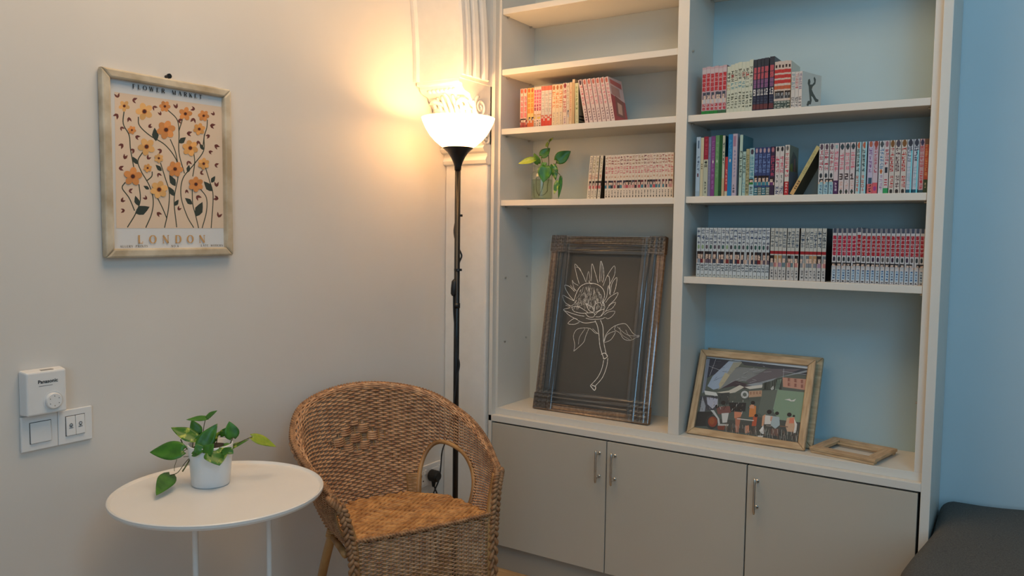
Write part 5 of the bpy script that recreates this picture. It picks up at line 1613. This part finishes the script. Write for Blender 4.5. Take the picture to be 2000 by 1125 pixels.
for pts, dd, wpx in (([(560, 215), (570, 330), (575, 500), (530, 640)], 0.0, 14), ([(700, 440), (690, 480), (660, 500), (560, 560)], 0.0, 12), ([(455, 370), (480, 480), (500, 640), (480, 850), (420, 990)], 0.0, 12), ([(380, 700), (380, 880), (425, 990)], 0.01, 10), ([(345, 800), (345, 960), (360, 1020)], 0.02, 8), ([(560, 900), (510, 960), (440, 980)], 0.0, 9), ([(600, 640), (560, 800), (555, 900)], 0.0, 9), ([(640, 560), (740, 640), (770, 690)], -0.05, 10), ([(560, 215), (590, 130), (610, 90)], 0.0, 12)):
    q = cat([at(*jz(*p), DJ + dd) for p in pts], 5)
    MB().tube(q, wpx / 8.038 / F_PX * DJ * 0.5, 7).build('stem', M_STEM, jar, smooth=True)

# ------------------------------------------------------------------ wicker armchair
rv = np.array([0.418, 0.908])
rv = rv / np.linalg.norm(rv)
fv = np.array([rv[1], -rv[0]])
CO = np.array([0.538, -0.814])
CSZ, CZ0 = 0.935, 0.088       # size of the woven body and the height it is raised on its legs
MC = Matrix(((fv[0] * CSZ, rv[0] * CSZ, 0, CO[0]), (fv[1] * CSZ, rv[1] * CSZ, 0, CO[1]), (0, 0, CSZ, CZ0), (0, 0, 0, 1)))
LZ = -CZ0 / CSZ
chair = thing('wicker_armchair', 'brown woven wicker tub armchair with an arched side opening beside the round table', 'armchair', M=MC)
# local x = forward, y = chair side (towards the bookcase), z up
half_rim = [(0.282, -0.01, 0.565), (0.300, -0.10, 0.603), (0.306, -0.20, 0.640), (0.290, -0.31, 0.685), (0.232, -0.415, 0.738), (0.125, -0.475, 0.770), (0.0, -0.495, 0.782)]
half_bot = [(0.250, 0.0, 0.40), (0.250, -0.08, 0.40), (0.245, -0.16, 0.40), (0.225, -0.24, 0.40), (0.172, -0.305, 0.40), (0.092, -0.345, 0.40), (0.0, -0.358, 0.40)]


def full(hp):
    R_ = [(b_, a_, z_) for a_, b_, z_ in hp]           # right half: tip .. centre
    Lh = [(b_, -a_, z_) for a_, b_, z_ in hp]
    pts = Lh + R_[::-1][1:]
    return np.array(cat(pts, 24))


FL, FR = 0.224, 0.252        # front corners of the seat, a little nearer on the table side
RIM, BOT = full(half_rim), full(half_bot)
BOT[:, 1] = np.maximum(BOT[:, 1], -0.235)
NU = len(RIM)            # 12*24+1, left tip -> right tip


def samp(arr, u):
    x = np.clip(u, 0, 1) * (NU - 1)
    i = np.minimum(x.astype(int), NU - 2)
    fr_ = (x - i)[:, None]
    return arr[i] * (1 - fr_) + arr[i + 1] * fr_


def surf(u, t):
    a_, b_ = samp(BOT, u), samp(RIM, u)
    p = a_ * (1 - t) + b_ * t
    c = np.array([-0.12, 0.0, 0.0])
    out = p - c
    out[:, 2] = 0
    out /= np.linalg.norm(out, axis=1)[:, None]
    bul = 0.018 * math.sin(PI * t) - 0.0
    return p + out * bul, out


def weave_rows(m, tvals, M_st, amp, hole=None, diamond=None, per=4, uu=(0.0, 1.0), surf_=surf, rr=0.47, pitch=None):
    n = int(M_st * per * (uu[1] - uu[0])) + 1
    u = np.linspace(uu[0], uu[1], n)
    for k, t in enumerate(tvals):
        p, out = surf_(u, t)
        p2, _ = surf_(u, min(t + 0.01, 1.0) if t < 0.99 else t - 0.01)
        tv = p2 - p if t < 0.99 else p - p2
        seg = np.linalg.norm(tv, axis=1)[:, None]
        tdir = tv / (seg + 1e-9)
        rad = (pitch if pitch else np.clip(seg[:, 0] / 0.01 * (tvals[1] - tvals[0]), 0.0022, 0.0075)) * rr
        if np.isscalar(rad):
            rad = np.full(n, rad)
        ph = np.cos(PI * (u * M_st + k))
        am = np.full(n, amp)
        if diamond is not None:
            dmask = diamond(u, t)
            ph = np.where(dmask, np.clip(1.6 * np.cos(PI * (u * M_st / 1.5 + (k // 4))), -1, 1), ph)
            am = np.where(dmask, amp * 1.9, am)
        c = p + out * (am * ph)[:, None]
        keep = np.ones(n, bool) if hole is None else ~hole(u, t)
        i = 0
        while i < n:
            if not keep[i]:
                i += 1
                continue
            j = i
            while j + 1 < n and keep[j + 1]:
                j += 1
            if j > i:
                bs = []
                for q in range(i, j + 1):
                    r_ = rad[q]
                    bs.append(m.pts([c[q] + out[q] * r_, c[q] + tdir[q] * r_, c[q] - out[q] * r_, c[q] - tdir[q] * r_]))
                for a_, b_ in zip(bs[:-1], bs[1:]):
                    for e in range(4):
                        m.face((a_ + e, b_ + e, b_ + (e + 1) % 4, a_ + (e + 1) % 4))
            i = j + 1


HC, HWD, HT = 0.745, 0.112, 0.62       # arched opening in the arm


def hole(u, t):
    return (np.abs((u - HC) / HWD) ** 2.4 + (t / HT) ** 2.4) < 1.0


def diamond(u, t):
    return (np.abs(u - 0.470) / 0.085 + abs(t - 0.57) / 0.16) < 1.0


wv = MB()
NR = 52
weave_rows(wv, [0.008 + 0.992 * k / NR for k in range(NR + 1)], 64, 0.0042, hole, diamond, 5, rr=0.50)
o = wv.build('woven_shell', M_RATTAN, None, smooth=True)
attach_local(o, chair)
o['kind'] = 'stuff'
# rolled top edge
rl = MB()
uR = np.linspace(0, 1, 76 * 4 + 1)
pr, outr = surf(uR, 1.0)
wide = np.clip(np.sin(PI * uR) * 1.6, 0.25, 1.0)
for k in range(9):
    phi = math.radians(20 + 24 * k)
    R0 = 0.017 * wide
    c = pr + outr * (R0 * (1 - math.cos(phi)))[:, None] + np.array([0, 0, 1.0]) * (R0 * math.sin(phi))[:, None]
    c = c + outr * (0.0022 * np.cos(PI * (uR * 76 + k)))[:, None]
    rl.tube([tuple(q) for q in c], 0.0036, 5)
o = rl.build('rolled_edge', M_RATTAN, None, smooth=True)
attach_local(o, chair)
o['kind'] = 'stuff'
# stakes
stk = MB()
for k in range(0, 65):
    u1_ = np.array([k / 64.0])
    run_ = []
    for j in range(13):
        t = j / 12
        if hole(u1_, t)[0]:
            run_ = []
            continue
        run_.append(surf(u1_, t)[0][0])
    if len(run_) > 1:
        stk.tube(run_, 0.0022, 4, cap=False)
o = stk.build('stakes', M_CANE, None)
attach_local(o, chair)
o['kind'] = 'stuff'
# bent cane around each opening
for side in (1,):
    pts = []
    for q in range(33):
        th = PI * q / 32
        cu_, su_ = math.cos(th), math.sin(th)
        uu_ = HC + HWD * math.copysign(abs(cu_) ** (2 / 2.4), cu_)
        tt = HT * abs(su_) ** (2 / 2.4)
        u_ = np.array([uu_ if side else 1 - uu_])
        pts.append(surf(u_, tt)[0][0])
    o = MB().tube(pts, 0.0085, 10).build('opening_cane', M_CANE, None, smooth=True)
    attach_local(o, chair)


def braid(path, rad, turns, name, wid=1.0):
    """three strands plaited along a path"""
    P = [np.array(p, float) for p in path]
    n = len(P)
    m = MB()
    for s in range(3):
        q = []
        for i in range(n):
            t = (P[min(i + 1, n - 1)] - P[max(i - 1, 0)])
            t /= np.linalg.norm(t) + 1e-9
            ref = np.array([0, 0, 1.0]) if abs(t[2]) < 0.8 else np.array([1.0, 0, 0])
            sx = np.cross(t, ref)
            sx /= np.linalg.norm(sx)
            sy = np.cross(sx, t)
            a_ = 2 * PI * (turns * i / (n - 1) + s / 3.0)
            q.append(P[i] + sx * (wid * rad * math.sin(a_)) + sy * (0.55 * rad * math.sin(2 * a_)))
        m.tube(q, rad * 0.62, 7)
    o = m.build(name, M_BRAID, None, smooth=True)
    attach_local(o, chair)
    return o


ub = np.linspace(0.0, 1.0, 420)
pb_, ob_ = surf(ub, 1.0)
wb = np.clip(np.sin(PI * ub) * 1.6, 0.25, 1.0)
bp_ = pb_ + ob_ * (0.026 * wb)[:, None] + np.array([0, 0, 1.0]) * (0.015 * wb)[:, None]
braid([tuple(q) for q in bp_], 0.0075, 46, 'rim_braid')
for s in (-1, 1):
    fb = FR + 0.008 if s > 0 else FL + 0.006
    path = cat([(-0.016, s * 0.292, 0.562), (-0.004, s * 0.289, 0.556), (0.007, s * (0.55 * 0.286 + 0.45 * fb), 0.515), (0.010, s * (0.25 * 0.28 + 0.75 * fb), 0.43), (0.011, s * fb, 0.35), (0.010, s * fb, 0.20)], 24)
    braid(path, 0.0105, 8, 'post_braid', 1.15)
    pl_ = MB().tube(cat([(-0.012, s * 0.280, 0.552), (-0.004, s * (0.3 * 0.27 + 0.7 * fb) - s * 0.006, 0.46), (0.0, s * (fb - 0.010), 0.36), (0.0, s * (fb - 0.010), 0.20), (0.006, s * (fb - 0.008), LZ)], 6), 0.0125, 12).build('leg', M_CANE, None, smooth=True)
    attach_local(pl_, chair)
    lb = MB().tube(cat([(-0.17, s * 0.228, 0.41), (-0.27, s * 0.232, 0.22), (-0.395, s * 0.238, LZ)], 8), 0.0145, 12).build('leg', M_CANE, None, smooth=True)
    attach_local(lb, chair)
    wr = MB()
    for z, off in ((0.405, 0.0), (0.397, 0.0), (0.389, 0.0), (0.381, 0.0)):
        fx = -0.17 - (0.41 - z) * 0.53
        wr.tube([(fx + 0.017 * math.cos(2 * PI * k / 14), s * 0.228 + 0.017 * math.sin(2 * PI * k / 14), z) for k in range(14)], 0.0042, 6, closed=True)
    o = wr.build('cane_wrap', M_CANE, None, smooth=True)
    attach_local(o, chair)
    o = MB().tube([(-0.16, s * 0.232, 0.385), (-0.005, s * 0.250, 0.385)], 0.011, 10).build('side_rail', M_CANE, None, smooth=True)
    attach_local(o, chair)


def col_wrap(s):
    """closely wound strip beside the rear edge of each opening"""
    m = MB()
    for k in range(15):
        t = 0.02 + k * 0.014
        uu_ = np.linspace(HC - HWD - 0.035, HC - HWD + 0.012, 7)
        uu_ = uu_ if s > 0 else 1 - uu_
        p, out = surf(uu_, t)
        m.tube([tuple(q) for q in (p - out * 0.0045)], 0.0030, 5)
    o = m.build('binding', M_CANE, None, smooth=True)
    attach_local(o, chair)
    o['kind'] = 'stuff'


col_wrap(1)
# seat: plaited rows
SZ = 0.418
st = MB()
nrow = 30


def seat_half(b_):
    """half width of the seat at depth b_ (0 front .. -0.35 back)"""
    pts = half_bot
    for (a0_, b0_, _), (a1_, b1_, _) in zip(pts[:-1], pts[1:]):
        if b1_ <= b_ <= b0_:
            t = (b_ - b0_) / (b1_ - b0_ - 1e-9)
            return a0_ + (a1_ - a0_) * t - 0.004
    return pts[-1][0] if b_ < -0.35 else pts[0][0] - 0.004


for k in range(nrow):
    b_ = -0.004 - 0.346 * (k + 0.5) / nrow
    hw = seat_half(b_)
    hl_ = min(hw, FL + 0.004 - b_ * 0.05)
    n = max(8, int(hw * 2 / 0.007))
    P = []
    for i in range(n + 1):
        y_ = -hl_ + (hw + hl_) * i / n
        P.append((b_ + 0.003 * math.sin(y_ * 150 + k), y_, SZ + 0.0042 * math.cos(PI * (y_ / 0.026 + k * 0.5)) - 0.010 * math.cos(y_ / hw * 1.3) * math.sin(PI * min(1, -b_ / 0.35))))
    st.tube(P, 0.0072, 6)
o = st.build('woven_seat', M_SEAGRASS, None, smooth=True)
attach_local(o, chair)
o['kind'] = 'stuff'
sb_ = MB()
b = sb_.pts([(b__, s_ * (min(seat_half(b__), FL) - 0.004), SZ - 0.016) for b__ in (-0.006, -0.08, -0.16, -0.24, -0.30, -0.34) for s_ in (-1, 1)])
for k in range(5):
    sb_.face((b + 2 * k, b + 2 * k + 1, b + 2 * k + 3, b + 2 * k + 2))
o = sb_.build('seat_base', M_RATTAN, None)
attach_local(o, chair)


# front apron
def apron(u, t):
    y_ = -FL + (FL + FR) * u
    p = np.stack([0.004 + 0.012 * np.sin(PI * u), y_, np.full_like(u, 0.205 + 0.212 * t)], 1)
    out = np.tile(np.array([1.0, 0, 0]), (len(u), 1))
    return p, out


ap = MB()
weave_rows(ap, [k / 33 for k in range(34)], 25, 0.0036, None, None, 6, (0.0, 1.0), apron, 0.46, 0.0066)
o = ap.build('woven_apron', M_RATTAN, None, smooth=True)
attach_local(o, chair)
o['kind'] = 'stuff'
sk2 = MB()
for k in range(26):
    u1_ = np.array([k / 25.0])
    p0, p1 = apron(u1_, 0.0)[0][0], apron(u1_, 1.0)[0][0]
    sk2.tube([p0, p1], 0.0025, 4, cap=False)
o = sk2.build('stakes', M_CANE, None)
attach_local(o, chair)
o['kind'] = 'stuff'
uf = np.linspace(0, 1, 150)
pf_, _ = apron(uf, 1.0)
braid([(q[0] - 0.001, q[1], q[2] + 0.007) for q in pf_], 0.0062, 15, 'seat_front_braid')
pf_, _ = apron(uf, 0.0)
braid([(q[0], q[1], q[2] - 0.005) for q in pf_], 0.0058, 15, 'apron_lower_braid')

# ------------------------------------------------------------------ upholstered bench by the blue wall
sofa = thing('bench_seat', 'dark grey upholstered bench seat against the pale blue wall beside the bookcase', 'bench', (2.3, -0.2, 0))
cu_m = MB()
NXs, NYs = 26, 34
X0, X1, Y0, Y1, ZT_, ZB_ = 1.768, 2.62, -0.95, 0.326, 0.512, 0.335


def cush_left(y_):
    return 1.806 if y_ > 0.0 else 1.806 - 0.040 * min(1.0, (-y_ / 0.35)) ** 0.8


rows = []
for j in range(NYs + 1):
    y_ = Y0 + (Y1 - Y0) * j / NYs
    row = []
    for i in range(NXs + 1):
        s = i / NXs
        # wrap: lower left side, over the top, lower right side
        xl = cush_left(y_)
        ed = min(1.0, (y_ - Y0) / 0.06)
        ey = math.sqrt(max(0.0, 1 - (1 - ed) ** 2))
        ed2 = min(1.0, (Y1 - y_) / 0.05)
        ey2 = 0.9 + 0.1 * math.sqrt(max(0.0, 1 - (1 - ed2) ** 2))
        if s < 0.12:
            x_, z_ = xl, ZB_ + (ZT_ - 0.045 - ZB_) * (s / 0.12)
        elif s < 0.30:
            a_ = (s - 0.12) / 0.18 * PI / 2
            x_, z_ = xl + 0.05 * (1 - math.cos(a_)), ZT_ - 0.045 + 0.045 * math.sin(a_)
        elif s < 0.80:
            t = (s - 0.30) / 0.5
            x_, z_ = xl + 0.05 + (X1 - 0.05 - xl - 0.05) * t, ZT_ + 0.012 * math.sin(PI * t)
        elif s < 0.92:
            a_ = (s - 0.80) / 0.12 * PI / 2
            x_, z_ = X1 - 0.05 + 0.05 * math.sin(a_), ZT_ - 0.045 + 0.045 * math.cos(a_)
        else:
            x_, z_ = X1, ZB_ + (ZT_ - 0.045 - ZB_) * (1 - (s - 0.92) / 0.08)
        z_ = ZB_ + (z_ - ZB_) * (0.55 + 0.45 * ey) * ey2 + 0.004 * math.sin(x_ * 17 + y_ * 11)
        row.append((x_, y_, z_))
    rows.append(row)
cu_m.grid(rows)
for r_ in (rows[0][::-1], rows[-1]):
    b = cu_m.pts(r_)
    cu_m.face([b + i for i in range(len(r_))][::-1])
b = cu_m.pts([rows[0][0], rows[0][-1], rows[-1][-1], rows[-1][0]])
cu_m.face((b, b + 1, b + 2, b + 3))
cu_m.build('seat_cushion', M_SOFA, sofa, smooth=True)
MB().box(1.84, X1 - 0.02, Y0 + 0.04, 0.325, 0.09, ZB_ - 0.001).build('bench_base', M_SOFA, sofa, bevel=0.01)
for x_ in (1.88, X1 - 0.08):
    for y_ in (Y0 + 0.1, 0.25):
        MB().tube([(x_, y_, 0.0), (x_, y_, 0.092)], [0.018, 0.024], 12).build('leg', M_BLACK, sofa)
